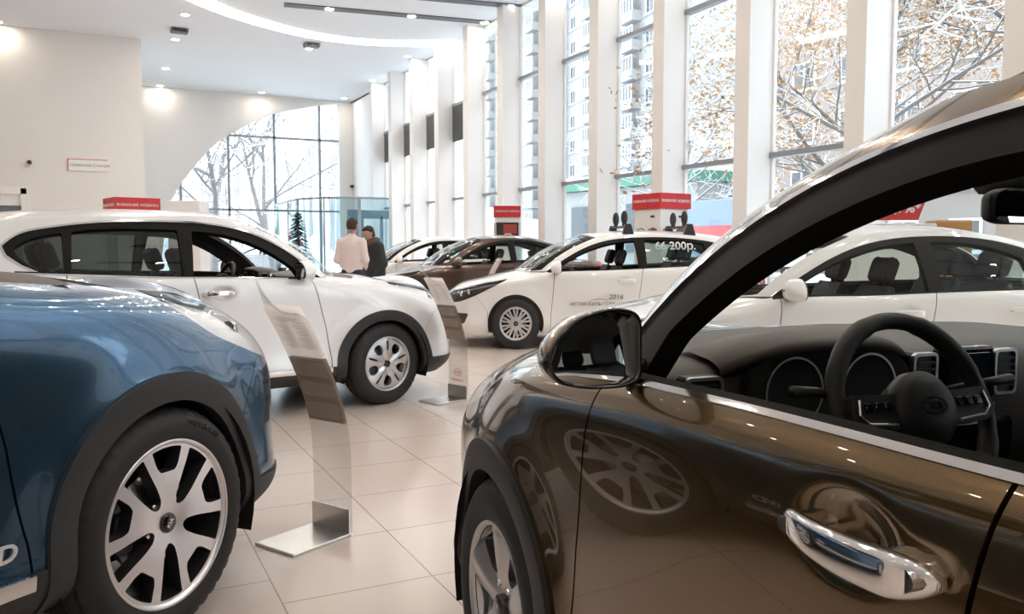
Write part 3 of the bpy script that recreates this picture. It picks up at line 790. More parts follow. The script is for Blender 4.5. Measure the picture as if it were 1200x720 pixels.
def interior(root,P):
    M=MATS
    # dashboard: lofted profile across the car
    prof=[(-.24,1.030),(-.32,1.030),(-.46,1.024),(-.60,1.020),(-.665,1.010),(-.695,.985),(-.705,.94),(-.695,.87),(-.68,.80),(-.64,.72),(-.56,.62)]
    R=[]
    for y in np.linspace(-.80,.80,41):
        k=1-(abs(y)/.80)**6; bow=.03*(y/.8)**2
        R.append([(a-(0 if i<2 else bow*-1), y, b-.028*(1-k)-(.012*(y/.8)**2 if i<6 else 0)) for i,(a,b) in enumerate(prof)])
    mb=MB(); mb.smooth=True; mb.rings(R,closed=False,cap=False)
    d=mb.build('dashboard',M['dash_soft'],root,fix=True)
    # instrument binnacle hood
    R=[]
    for y in np.linspace(.13,.64,33):
        u=(y-.385)/.255; h=.060*max(0,1-abs(u)**3.2)
        k_=h/.060; R.append([(-.50,y,1.016),(-.56,y,1.018+h*.6),(-.64-.03*k_,y,1.010+h),(-.675-.065*k_,y,.998+h),(-.685-.07*k_,y,.985+h),(-.675-.065*k_,y,.974+h*.9),(-.64-.06*k_,y,.96+h*.8)])
    mb=MB(); mb.smooth=True; mb.rings(R,closed=False,cap=False)
    mb.build('instrument_hood',M['dash_soft'],d,fix=True)
    mb=MB(); mb.smooth=False
    mb.prism(rpoly([(.17,.86),(.17,.99),(.24,1.028),(.385,1.038),(.53,1.028),(.60,.99),(.60,.86)],.03),-.725,-.695,'x')
    mb.cur=1
    for yc in (.285,.485):
        mb.smooth=True
        for r0,r1 in ((.070,.075),):
            n=40
            V=[(-.729,yc+r*math.cos(2*PI*k/n),.945+r*math.sin(2*PI*k/n)) for k in range(n) for r in (r0,r1)]
            mb.add(V,[(2*k,2*k+1,(2*k+3)%(2*n),(2*k+2)%(2*n)) for k in range(n)])
    mb.build('instrument_cluster',[M['void'],M['satin_chrome']],d)
    # centre vents, screen, side vent
    def vent(y0,y1,z0,z1,x=-.722):
        mb=MB()
        mb.cur=0; mb.box((x+.02,(y0+y1)/2,(z0+z1)/2),(.04,y1-y0,z1-z0),bev=.006)
        mb.cur=1
        fr=rpoly([(y0,z0),(y0,z1),(y1,z1),(y1,z0)],.014); inn=rpoly([(y0+.007,z0+.007),(y0+.007,z1-.007),(y1-.007,z1-.007),(y1-.007,z0+.007)],.010)
        n=len(fr); V=[(x-.006,a,b) for a,b in fr]+[(x-.006,a,b) for a,b in inn]+[(x+.01,a,b) for a,b in fr]
        mb.add(V,[(k,(k+1)%n,n+(k+1)%n,n+k) for k in range(n)]+[(k,2*n+k,2*n+(k+1)%n,(k+1)%n) for k in range(n)])
        mb.cur=0
        for i in range(5):
            z=z0+.014+(z1-z0-.028)*(i+.5)/5; mb.box((x-.001,(y0+y1)/2,z),(.012,y1-y0-.02,.004))
        mb.cur=1; mb.box((x-.006,(y0+y1)/2-.005,z0+(z1-z0)*.38),(.006,.030,.004))
        mb.build('air_vent',[M['dark_plastic'],M['satin_chrome']],d)
    vent(.088,.160,.905,1.012); vent(-.160,-.088,.905,1.012)
    vent(.65,.740,.915,.985,-.705); vent(-.740,-.65,.915,.985,-.705)
    mb=MB(); mb.box((-.715,0,.955),(.03,.165,.130),bev=.006); mb.cur=1
    mb.box((-.731,0,.960),(.006,.128,.092)); 
    mb.cur=2; mb.box((-.727,0,.886),(.02,.16,.006)); mb.cur=0; mb.box((-.70,0,.80),(.05,.33,.10),bev=.01)
    mb.build('centre_screen',[M['gloss_black'],M['screen'],M['satin_chrome']],d)
    mb=MB(); mb.box((-.95,0,.55),(.75,.24,.30),bev=.04); mb.build('centre_console',M['interior_black'],root)
    # steering wheel
    e=empty('steering_wheel',(-.955,.395,.940),0,root); e.rotation_euler=(0,math.radians(22),0)
    mb=MB(); mb.smooth=True; n=64
    rad=[.0165+.0025*(1 if (abs(math.sin(2*PI*k/n))>.35 and abs(math.cos(2*PI*k/n))>.35) else 0) for k in range(n)]
    mb.tube([(0,.178*math.cos(2*PI*k/n),.178*math.sin(2*PI*k/n)) for k in range(n)],rad,12,closed=True)
    mb.build('wheel_rim',M['interior_black'],e)
    mb=MB(); mb.smooth=True
    mb.lathe([(.0001,-.052),(.03,-.051),(.058,-.046),(.070,-.034),(.072,-.01),(.06,.02),(.045,.06),(.045,.14)],40,'x'); mb.build('airbag_cover',M['dark_plastic'],e)
    mb=MB()
    for sgn in (1,-1):
        mb.prism(rpoly([(sgn*.055,.030),(sgn*.165,.034),(sgn*.172,-.012),(sgn*.145,-.030),(sgn*.055,-.034)],.01),-.030,-.006,'x')
    mb.prism(rpoly([(-.022,-.06),(.022,-.06),(.035,-.170),(-.035,-.170)],.006),-.026,-.004,'x')
    mb.cur=1
    for sgn in (1,-1):
        pts=[(-.032,sgn*.075,-.026),(-.032,sgn*.140,-.020),(-.032,sgn*.156,-.004),(-.032,sgn*.150,.024)]
        mb.tube(pts,.0028,8)
    mb.cur=2
    for sgn in (1,-1):
        for i in range(3): mb.box((-.032,sgn*(.088+.022*i),.008),(.006,.016,.018),bev=.002)
    mb.build('wheel_spoke',[M['interior_black'],M['satin_chrome'],M['gloss_black']],e,auto=40)
    mb=MB(); n=28
    # oval badge with letters
    mb.cur=0
    ro,ri=(.030,.017),(.026,.0135)
    V=[(-.0535,a*math.cos(2*PI*k/n),b*math.sin(2*PI*k/n)) for k in range(n) for a,b in (ro,ri)]
    mb.add(V,[(2*k,2*k+1,(2*k+3)%(2*n),(2*k+2)%(2*n)) for k in range(n)])
    mb.text('KIA',.019,Matrix.Translation((-.054,0,0))@Matrix(((0,0,-1,0),(-1,0,0,0),(0,1,0,0),(0,0,0,1))),.003,bold=.0008,sx=1.15)
    mb.build('wheel_badge',M['chrome'],e,smooth=False)
    mb=MB(); mb.smooth=True
    mb.tube([(-.90,.52,.965),(-.93,.60,.985),(-.935,.66,.99)],[.007,.009,.011],8); mb.build('stalk',M['dark_plastic'],root); mb=MB(); mb.smooth=True; mb.tube([(-.90,.25,.965),(-.93,.18,.98),(-.935,.12,.985)],[.007,.009,.011],8)
    mb.build('stalk',M['dark_plastic'],root)
    # inside mirror
    mb=MB(); mb.smooth=True
    pr=rpoly([(-.125,-.030),(-.125,.024),(-.09,.036),(.09,.036),(.125,.024),(.125,-.030),(.09,-.038),(-.09,-.038)],.015)
    def rg(k,dx): return [(-.865+dx,a*k+.0,1.430+b*k) for a,b in pr]
    mb.rings([rg(.95,-.012),rg(1,-.008),rg(1,.006),rg(.9,.022),rg(.5,.032)])
    mb.tube([(-.835,0,1.44),(-.82,0,1.465),(-.845,0,1.51)],[.014,.014,.02],10)
    mb.box((-.815,0,1.485),(.12,.10,.05),bev=.015)
    im=mb.build('interior_mirror',M['dark_plastic'],root,auto=50)
    mb=MB(); mb.add(rg(.90,-.013),[tuple(range(len(pr)))]); mb.build('mirror_glass',M['mirror_glass'],im)
    for sgn in (1,-1):
        seat(root,-1.33,sgn*.385)
        mb=MB(); mb.box((-1.16,sgn*.36,1.505),(.20,.36,.02),bev=.008); mb.build('sun_visor',M['headliner'],root)
    seat(root,-2.22,.33,.46,.60,'rear_seat'); seat(root,-2.22,-.33,.46,.60,'rear_seat')
    mb=MB(); mb.box((-1.4,0,.36),(2.6,1.62,.06)); mb.build('cabin_floor',M['interior_black'],root)
    mb=MB(); mb.tube([(-.30,.62,1.022),(-.36,.62,1.024)],[.03,.03],16); mb.build('dash_sensor',M['dark_plastic'],d)
# ---------------------------------------------------------------- hatchback and saloon, same construction with their own lines
HB_UP=poly_smooth([(-.40,.955),(-.66,1.120),(-.92,1.252),(-1.2,1.335),(-1.6,1.375),(-2.1,1.372),(-2.5,1.335),(-2.80,1.255),(-2.98,1.145)])
HB=dict(kind='hatchback_car',
 W=[(.42,.830),(.1,.862),(-.35,.872),(-1.1,.884),(-1.66,.888),(-2.2,.886),(-2.65,.876),(-3.0,.845)],
 ztop=[(.90,.690),(.80,.712),(.62,.760),(.42,.812),(.1,.870),(-.2,.918),(-.45,.950),(-1.1,.975),(-1.66,.998),(-2.2,1.022),(-2.65,1.045),(-3.0,1.062),(-3.5,1.07)],
 ytop=[(.42,.690),(.2,.715),(-.1,.742),(-.4,.79),(-.65,.822),(-1.1,.845),(-1.66,.852),(-2.2,.846),(-2.65,.825),(-3.0,.785)],
 rows=[(('a',.17),-.09,0,.76,-3.26),(('a',.25),-.025,0,.85,-3.36),(('a',.38),-.008,0,.893,-3.40),(('a',.50),-.010,0,.90,-3.41),
       (('f',.45),.0,0,.895,-3.41),(('f',.74),.003,0,.872,-3.405),(('f',.90),.0,.28,.848,-3.39),(('f',1.),.0,1.,.822,-3.37)],
 x4=.42,x5=-3.0,sx=[.42,.22,.0,-.2,-.42,-.65,-.9,-1.2,-1.66,-2.05,-2.35,-2.65,-2.85,-3.0],tv=[0,.1,.28,.44,.62,.78,.90,1.0],
 nu=260,nv=52,wb=2.65,rt=.317,flare=.012,ra=.40,bowls=[(-1.40,.845,.075,.045,.02),(-2.3,.87,.07,.045,.02)],
 gh=[((-.02,0,.945),(-.96,0,1.425),(.05,0,.035)),((-.05,.34,.945),(-.97,.29,1.420),(.05,0,.035)),((-.16,.58,.948),(-1.02,.47,1.404),(.045,.01,.03)),
     ((-.33,.725,.955),(-1.10,.575,1.382),(.04,.02,.03)),((-.52,),(-1.22,.60,1.392),(.03,.022,.025)),((-1.0,),(-1.45,.615,1.405),(.01,.022,.01)),((-1.66,),(-1.78,.622,1.412),(0,.02,.0)),
     ((-2.15,),(-2.15,.62,1.405),(0,.02,0)),((-2.60,),(-2.52,.60,1.385),(0,.018,0)),((-2.95,),(-2.80,.57,1.365),(-.02,.016,0)),((-3.20,.70,1.06),(-2.98,.53,1.345),(-.03,.012,0)),
     ((-3.32,.46,1.065),(-3.06,.38,1.34),(-.03,0,.01)),((-3.35,0,1.07),(-3.09,0,1.345),(-.03,0,.01))],
 gnu=170,gnv=32,gi=(3,10),roofc=[(-1.25,1.456),(-1.65,1.472),(-2.2,1.462),(-2.7,1.42)],
 hoodK=.52,hoodA=-.36,cowl=(.02,0,.935),hoodc=[(.70,.775),(.45,.840),(.2,.895)],
 dlo=HB_UP+[(-3.0,1.10),(-2.93,1.07),(-2.7,1.03),(-2.2,1.0),(-1.5,.97),(-.8,.945)],
 w1=rpoly([(-.52,.955)]+poly_smooth([(-.60,1.035),(-.80,1.150),(-1.0,1.232),(-1.25,1.300),(-1.56,1.335)],4)+[(-1.60,.985)],.012),
 w2=rpoly([(-1.70,.985)]+poly_smooth([(-1.69,1.340),(-2.0,1.342),(-2.3,1.325),(-2.48,1.300)],4)+[(-2.52,1.02)],.015),
 w3=rpoly([(-2.56,1.03)]+poly_smooth([(-2.54,1.285),(-2.70,1.245),(-2.85,1.175),(-2.93,1.120)],4)+[(-2.88,1.08)],.02),
 s1=seam([(-.44,.15),(-.45,.40),(-.48,.70),(-.50,1.0)]),s2=seam([(-1.58,.15),(-1.585,.6),(-1.63,.95),(-1.65,1.05)]),s3=seam([(-2.12,.15),(-2.14,.42),(-2.26,.66),(-2.44,.82),(-2.54,.95),(-2.56,1.1)]),
 sb=seam([(.345,.15),(.36,.46),(.46,.60),(.58,.70),(.64,1.0)]),
 lamp=rpoly([(.10,.862),(.40,.815),(.62,.765),(.80,.725),(.95,.70),(.95,.560),(.84,.565),(.70,.590),(.50,.668),(.30,.765)],.015),lampmat='lamp_dark',fog=rpoly([(.60,.44),(.95,.45),(.95,.31),(.66,.31)],.03),lampmin=(.40,.05),
 grille=rpoly([(-.40,.605),(-.30,.56),(.30,.56),(.40,.605),(.30,.64),(-.30,.64)],.02),intake=rpoly([(-.56,.34),(-.46,.46),(.46,.46),(.56,.34),(.4,.28),(-.4,.28)],.02),
 clad=False,zsill=(.20,.205,.22),beltx=(-.42,-2.98),sidei=(2.9,10.2),wsi=2.93,rwi=10.45,proj=[(.62,.66,.700,.030),(.72,.56,.668,.028)],rbx=-3.05,mir=(-.56,.945,1.005,.92),
 handles=[(-1.42,.845),(-2.33,.868)],handmat='paint_brown',trimw=0,beltw=.010,int_=(.12,-.115),taillamp=rpoly([(-3.08,.98),(-3.5,.98),(-3.5,.70),(-3.25,.72)],.02))
SD_UP=poly_smooth([(-.45,.958),(-.72,1.125),(-.97,1.250),(-1.25,1.335),(-1.6,1.372),(-2.0,1.360),(-2.35,1.290),(-2.62,1.165),(-2.78,1.055)])
SD=dict(HB,kind='saloon_car',
 W=[(.42,.800),(.1,.828),(-.35,.838),(-1.1,.846),(-1.66,.85),(-2.2,.848),(-2.57,.842),(-3.0,.80)],
 ztop=[(.90,.70),(.80,.72),(.62,.765),(.42,.815),(.1,.868),(-.2,.915),(-.45,.950),(-1.1,.975),(-1.66,.995),(-2.2,1.010),(-2.57,1.018),(-2.9,1.020),(-3.2,1.010),(-3.6,.985)],
 ytop=[(.42,.660),(.2,.69),(-.1,.72),(-.4,.765),(-.65,.79),(-1.1,.81),(-1.66,.815),(-2.2,.80),(-2.57,.755),(-2.8,.70),(-3.0,.665)],
 rows=[(('a',.17),-.09,0,.74,-3.36),(('a',.25),-.025,0,.82,-3.46),(('a',.38),-.008,0,.855,-3.50),(('a',.50),-.010,0,.86,-3.515),
       (('f',.45),.0,0,.855,-3.51),(('f',.74),.003,0,.835,-3.50),(('f',.90),.0,.28,.812,-3.485),(('f',1.),.0,1.,.79,-3.46)],
 sx=[.42,.22,.0,-.2,-.42,-.65,-.9,-1.2,-1.66,-2.05,-2.35,-2.57,-2.8,-3.0],wb=2.57,
 gh=[((-.05,0,.945),(-.98,0,1.422),(.05,0,.035)),((-.08,.33,.945),(-.99,.28,1.417),(.05,0,.035)),((-.19,.56,.948),(-1.04,.45,1.402),(.045,.01,.03)),
     ((-.36,.70,.955),(-1.12,.55,1.380),(.04,.02,.03)),((-.55,),(-1.24,.575,1.392),(.03,.022,.025)),((-1.0,),(-1.45,.59,1.405),(.01,.022,.01)),((-1.55,),(-1.70,.595,1.408),(0,.02,.0)),
     ((-2.0,),(-1.95,.585,1.398),(0,.02,0)),((-2.38,),(-2.15,.565,1.380),(-.02,.018,.02)),((-2.66,),(-2.28,.54,1.362),(-.05,.014,.035)),((-2.86,.655,1.02),(-2.36,.50,1.350),(-.06,.008,.04)),
     ((-2.96,.40,1.025),(-2.40,.34,1.352),(-.06,0,.04)),((-2.98,0,1.03),(-2.42,0,1.358),(-.06,0,.04))],
 roofc=[(-1.25,1.455),(-1.60,1.470),(-2.0,1.448)],hoodA=-.38,cowl=(-.01,0,.935),
 dlo=SD_UP+[(-2.80,1.03),(-2.5,1.00),(-2.0,.985),(-1.5,.97),(-.8,.945)],
 w1=rpoly([(-.56,.955)]+poly_smooth([(-.64,1.035),(-.84,1.150),(-1.04,1.232),(-1.28,1.300),(-1.52,1.328)],4)+[(-1.56,.985)],.012),
 w2=rpoly([(-1.66,.985)]+poly_smooth([(-1.64,1.332),(-1.9,1.325),(-2.12,1.285),(-2.30,1.220)],4)+[(-2.36,1.01)],.015),
 w3=rpoly([(-2.40,1.015)]+poly_smooth([(-2.36,1.195),(-2.50,1.125),(-2.62,1.06)],4)+[(-2.64,1.03)],.01),
 s2=seam([(-1.54,.15),(-1.545,.6),(-1.59,.95),(-1.61,1.05)]),s3=seam([(-2.04,.15),(-2.06,.42),(-2.18,.66),(-2.34,.82),(-2.40,.95),(-2.42,1.1)]),
 rwi=10.3,sidei=(2.9,10.0),rbx=-3.12,beltx=(-.45,-2.76),deckA=-2.90,deckK=.50,deckc0=(-3.0,0,1.025),deckc=[(-3.2,1.03)],mir=(-.60,.905,1.005,.90),handles=[(-1.38,.845),(-2.22,.868)],
 proj=[(.60,.62,.705,.030),(.70,.52,.672,.028)],grille=rpoly([(-.40,.60),(-.32,.56),(.32,.56),(.40,.60),(.34,.64),(-.34,.64)],.02),taillamp=rpoly([(-3.16,.97),(-3.6,.97),(-3.6,.72),(-3.34,.74)],.02))
def dish(a,b): return lambda r,t: a+b*(r/.24)**2
SLOT_A=rpoly([(.064,.006),(.078,.020),(.12,.030),(.19,.040),(.26,.052),(.26,-.052),(.19,-.040),(.12,-.030),(.078,-.020),(.064,-.006)],.010)
TRAP_A=rpoly([(.160,.030),(.178,.044),(.26,.074),(.26,-.074),(.178,-.044),(.160,-.030)],.008)
def face_machined(rr):
    R=rr-.006
    def rimlim(f): return lambda r,t: np.maximum(f(r,t),(r-(rr-.017)))
    sl=rimlim(slots(5,math.radians(270),SLOT_A)); tr=rimlim(slots(5,math.radians(90),TRAP_A))
    return rim_face(R,[sl,tr],lambda r,t: -.012*np.exp(-(r/.07)**2)-.004*(r/.24)+.0)
ST_MACH=dict(rr=.252,face=face_machined,m0='alu_machined',m1='alu_dark',lugs=(math.radians(270),.072),thick=.05,hubh=-.012,sidetext=[('245/45 R19',math.radians(118))],seg=90,capang=0.9)
SLOT_B=sym([(.115,.006),(.13,.0075),(.20,.010)])
HOLE_B=rpoly([(.095,0),(.115,.030),(.155,.043),(.185,.032),(.190,0),(.185,-.032),(.155,-.043),(.115,-.030)],.012)
def face_twin(rr):
    R=rr-.004; k=rr/.228
    s1=slots(5,math.radians(90),[(a*k,b*k) for a,b in SLOT_B]); s2=slots(5,math.radians(126),[(a*k,b*k) for a,b in HOLE_B])
    return rim_face(R,[s1,s2],lambda r,t: .010*np.sin(np.clip(r/rr,0,1)*PI)*1.2-.012+.006*np.cos(5*(t-math.radians(90))))
ST_TWIN=dict(rr=.228,face=face_twin,m0='alu_silver',m1='alu_silver',lugs=(math.radians(126),.066),wallmat=0,hubh=-.010,seg=80)
HOLE_C=rpoly([(.085,0),(.105,.020),(.165,.040),(.205,.050),(.207,0),(.205,-.050),(.165,-.040),(.105,-.020)],.014)
def face_five(rr):
    k=rr/.228
    s1=slots(5,math.radians(126),[(a*k,b*k) for a,b in HOLE_C])
    return rim_face(rr-.004,[s1],lambda r,t: .016*np.cos(5*(t-math.radians(90)))*np.clip(r/.2,0,1)-.012-.02*np.exp(-(r/.06)**2))
ST_FIVE=dict(rr=.228,face=face_five,m0='alu_silver',m1='alu_silver',lugs=(math.radians(126),.062),wallmat=0,hubh=-.012,seg=90)
SL_D=sym([(.085,.0055),(.10,.008),(.176,.0105)])
def face_cover(rr):
    a=slots(10,math.radians(90)+PI/10,sym([(.082,.005),(.10,.010),(.180,.0185)])); b=None
    return rim_face(rr-.003,[a,slots(10,math.radians(90),sym([(.110,.003),(.14,.0075),(.178,.012)]))],lambda r,t: .012*np.cos(np.clip(r/rr,0,1)*PI/2)-.008)
ST_COVER=dict(rr=.202,face=face_cover,m0='alu_silver',m1='lamp_dark',hubh=.0,seg=70,thick=.02)
# ---------------------------------------------------------------- the place: room axes, x towards the glazed front, y along it, z up; eye point at the origin
F_,CY,H0,TH,AZ=975.,360.,1.32,math.atan(69/975.),math.radians(26.4)
def ray(px,py):
    yy=(py-CY)/F_
    d=((px-600)/F_, math.cos(TH)-yy*math.sin(TH), -math.sin(TH)-yy*math.cos(TH))
    return Vector((d[0]*math.cos(AZ)+d[1]*math.sin(AZ), -d[0]*math.sin(AZ)+d[1]*math.cos(AZ), d[2]))
def on_z(px,py,z): r=ray(px,py); t=(z-H0)/r.z; return Vector((r.x*t,r.y*t,z))
def on_x(px,py,x): r=ray(px,py); t=x/r.x; return Vector((x,r.y*t,H0+r.z*t))
def on_y(px,py,y): r=ray(px,py); t=y/r.y; return Vector((r.x*t,y,H0+r.z*t))
def room(X,Y): return Vector((X*math.cos(AZ)+Y*math.sin(AZ), -X*math.sin(AZ)+Y*math.cos(AZ), 0))
XF,YB,ZC,XL,YN=9.1,32.3,7.0,-13.,-12.
cam=bpy.data.cameras.new('camera'); co=bpy.data.objects.new('camera',cam); C.objects.link(co); bpy.context.scene.camera=co
cam.sensor_width=36; cam.lens=F_/1200*36; co.location=(0,0,H0); co.rotation_euler=(PI/2-TH,0,-AZ); cam.clip_start=.05; cam.clip_end=400
# materials of the place
def floor_mat():
    m=bpy.data.materials.new('floor_tiles'); m.use_nodes=True; nt=m.node_tree; b=nt.nodes['Principled BSDF']; L=nt.links
    tc=nt.nodes.new('ShaderNodeTexCoord'); sx=nt.nodes.new('ShaderNodeSeparateXYZ'); L.new(tc.outputs['Object'],sx.inputs[0])
    def M_(op,a,b_=None):
        n=nt.nodes.new('ShaderNodeMath'); n.operation=op
        for i,v in enumerate((a,b_)):
            if v is None: continue
            if isinstance(v,(int,float)): n.inputs[i].default_value=v
            else: L.new(v,n.inputs[i])
        return n.outputs[0]
    T=.5955
    u=M_('DIVIDE',M_('SUBTRACT',sx.outputs['X'],1.168-20*T),T)
    row=M_('FLOOR',u)
    left=M_('LESS_THAN',row,19.)
    v=M_('DIVIDE',M_('SUBTRACT',M_('SUBTRACT',sx.outputs['Y'],3.075-60*T),M_('MULTIPLY',left,.245)),T)
    def edge(w): 
        f=M_('FRACT',w); return M_('MINIMUM',f,M_('SUBTRACT',1.,f))
    e=M_('MINIMUM',edge(u),edge(v))
    line=nt.nodes.new('ShaderNodeMapRange'); line.inputs['From Min'].default_value=.0035; line.inputs['From Max'].default_value=.0065; L.new(e,line.inputs['Value'])
    wn=nt.nodes.new('ShaderNodeTexWhiteNoise'); wn.noise_dimensions='2D'; cb=nt.nodes.new('ShaderNodeCombineXYZ'); L.new(row,cb.inputs[0]); L.new(M_('FLOOR',v),cb.inputs[1]); L.new(cb.outputs[0],wn.inputs['Vector'])
    no=nt.nodes.new('ShaderNodeTexNoise'); no.inputs['Scale'].default_value=3.; no.inputs['Detail'].default_value=6; L.new(tc.outputs['Object'],no.inputs['Vector'])
    mx=nt.nodes.new('ShaderNodeMix'); mx.data_type='RGBA'; mx.inputs[6].default_value=(.70,.60,.545,1); mx.inputs[7].default_value=(.76,.665,.61,1)
    L.new(M_('ADD',M_('MULTIPLY',wn.outputs['Value'],.4),M_('MULTIPLY',no.outputs['Fac'],.6)),mx.inputs[0])
    m2=nt.nodes.new('ShaderNodeMix'); m2.data_type='RGBA'; m2.inputs[6].default_value=(.40,.29,.23,1); L.new(line.outputs[0],m2.inputs[0]); L.new(mx.outputs[2],m2.inputs[7])
    L.new(m2.outputs[2],b.inputs['Base Color']); b.inputs['Roughness'].default_value=.22; b.inputs['Specular IOR Level'].default_value=.5
    bp=nt.nodes.new('ShaderNodeBump'); bp.inputs['Strength'].default_value=.25; bp.inputs['Distance'].default_value=.003; L.new(line.outputs[0],bp.inputs['Height']); L.new(bp.outputs['Normal'],b.inputs['Normal'])
    return m
mat('wall_paint',(.80,.785,.765),.8,var=.02,vscale=.6)
mat('ceiling_paint',(.80,.835,.87),.9,var=.015,vscale=.5)
mat('column_paint',(.86,.845,.83),.6,var=.015,vscale=.7)
mat('frame_grey',(.30,.33,.36),.45,.3)
mat('blind_grey',(.16,.18,.21),.6)
mat('panel_dark',(.035,.045,.05),.25)
mat('lamp_white',(1,1,1),emit=(1,.86,.70),estr=95)
mat('strip_white',(1,1,1),emit=(1,.97,.93),estr=6)
mat('slot_grey',(.13,.14,.155),.6)
mat('white_plastic',(.82,.82,.82),.4)
mat('red_board',(.62,.025,.035),.4)
mat('white_board',(.85,.84,.82),.45)
mat('ink_dark',(.05,.05,.055),.6)
mat('ink_red',(.60,.03,.04),.5)
mat('snow',(.88,.90,.93),.8,var=.04,vscale=1.5)
mat('bark',(.20,.185,.18),.9,var=.25,vscale=9)
mat('leaf_ochre',(.42,.25,.11),.7,var=.3,vscale=3)
glass('pane',(.94,.97,.98),.8)
glass('acrylic',(.90,.90,.90),.7,ior=1.42)
def struct(name,mb,m,parent=None,**k):
    o=mb.build(name,m,parent,**k)
    if parent is None: o['kind']='structure'
    return o
mb=MB(); mb.box(((XL+XF)/2,(YB+YN)/2,-.06),(XF-XL+1,YB-YN+1,.12)); struct('floor',mb,floor_mat())
mb=MB(); mb.box(((XL+XF)/2,(YB+YN)/2,ZC+.1),(XF-XL+1,YB-YN+1,.2)); struct('ceiling',mb,MATS['ceiling_paint'])
mb=MB(); mb.box((XL-.1,(YB+YN)/2,ZC/2),(.2,YB-YN,ZC)); struct('wall_left',mb,MATS['wall_paint'])
mb=MB(); mb.box(((XL+XF)/2,YN-.1,ZC/2),(XF-XL,.2,ZC)); struct('wall_near',mb,MATS['wall_paint'])
# block with the offices: front wall with a door, return wall
yb=25.2; xb=1.22
dl,dr,dt=on_y(-70,222,yb).x,on_y(31,222,yb).x,on_y(31,221,yb).z
mb=MB(); mb.prism([(XL,0),(dl,0),(dl,dt),(dr,dt),(dr,0),(xb,0),(xb,ZC),(XL,ZC)],yb,yb+.25,'y'); struct('wall_back_left',mb,MATS['wall_paint'])
mb=MB(); mb.box((xb-.125,(yb+.25+YB)/2,ZC/2),(.25,YB-yb-.25,ZC)); struct('wall_return',mb,MATS['wall_paint'])
mb=MB()
for x in (dl+.05,dr-.05): mb.box((x,yb-.01,dt/2),(.16,.12,dt))
mb.box(((dl+dr)/2,yb-.01,dt-.06),(dr-dl,.12,.18)); d=struct('door_1',mb,MATS['column_paint'])
mb=MB(); mb.box(((dl+dr)/2,yb+.16,dt/2),(dr-dl,.03,dt)); mb.build('door_glass',MATS['pane'],d)
mb=MB(); mb.box(((dl+dr)/2,yb+.08,dt-.62),(dr-dl-.25,.05,.34)); mb.build('roller_blind',MATS['blind_grey'],d)
mb=MB(); mb.box(((dl+dr)/2,yb+.06,dt-.30),(dr-dl-.2,.12,.30)); mb.build('blind_box',MATS['white_plastic'],d)
mb=MB(); mb.box((dr-.55,yb+.10,dt/2-.4),(.05,.06,dt-.9)); mb.build('mullion',MATS['frame_grey'],d)
mb=MB(); mb.box(((dl+dr)/2,yb+1.6,2),(5,.1,4)); struct('wall_office',mb,MATS['wall_paint'])
# far wall with the arched opening
ap=[on_y(x,y,YB) for x,y in ((397,122),(375,123.5),(350,127.5),(322,133),(295,144),(268,158),(245,176),(225,199),(208,222),(196,246))]
arch=[(p.x,p.z) for p in ap]; a0=(arch[-1][0]-.35,0.)
arch_s=poly_smooth(arch[::-1],5)
xr=arch[0][0]
mb=MB(); mb.prism([(xb,0),a0]+arch_s+[(xr,0),(XF+.3,0),(XF+.3,ZC),(xb,ZC)],YB,YB+.3,'y'); struct('wall_back',mb,MATS['wall_paint'])
mb=MB(); mb.box(((a0[0]+xr)/2,YB+.22,ZC/2),(xr-a0[0],.02,ZC)); w0=struct('window_1',mb,MATS['pane'])
for px in (211,268,322,375):
    x=on_y(px,200,YB+.15).x; mb=MB(); mb.box((x,YB+.19,ZC/2),(.085,.14,ZC)); mb.build('mullion',MATS['frame_grey'],w0)
for py in (162,247):
    z=on_y(330,py,YB+.15).z; mb=MB(); mb.box(((a0[0]+xr)/2,YB+.19,z),(xr-a0[0],.14,.075)); mb.build('transom',MATS['frame_grey'],w0)
# glazed front: slender piers and one window per bay
def ycol(k): return 7.46+2.07*(k-2)
wn_=2
for k in range(-6,13):
    y=ycol(k); mb=MB(); mb.box((XF-.25,y+.155,ZC/2),(.50,.31,ZC)); o=struct('column',mb,MATS['column_paint'])
    if k<12:
        y0,y1=y+.31,y+2.07; mb=MB(); mb.box((XF-.02,(y0+y1)/2,ZC/2),(.02,y1-y0+.02,ZC)); w=struct('window_%d'%wn_,mb,MATS['pane']); wn_+=1
        for z in (2.70,5.30):
            mb=MB(); mb.box((XF-.03,(y0+y1)/2,z),(.12,y1-y0,.075)); mb.build('transom',MATS['frame_grey'],w)
        for yy in (y0+.015,y1-.015):
            mb=MB(); mb.box((XF-.02,yy,ZC/2),(.06,.03,ZC)); mb.build('jamb',MATS['column_paint'],w)
        if k>=8:
            mb=MB(); mb.box((XF-.06,(y0+y1)/2,4.78),(.05,y1-y0-.06,.98)); mb.build('top_hung_sash',MATS['panel_dark'],w)
mb=MB(); mb.box((XF+.10,(YB+YN)/2,ZC-.0),(.3,YB-YN,.10)); struct('trim_1',mb,MATS['column_paint'])
mb=MB(); mb.box((XF+.05,(YN+ycol(-6))/2,ZC/2),(.2,ycol(-6)-YN,ZC)); struct('wall_front_near',mb,MATS['column_paint'])
mb=MB(); mb.box((XF+.05,(YB+ycol(12))/2,ZC/2),(.2,YB-ycol(12),ZC)); struct('wall_front_far',mb,MATS['column_paint'])
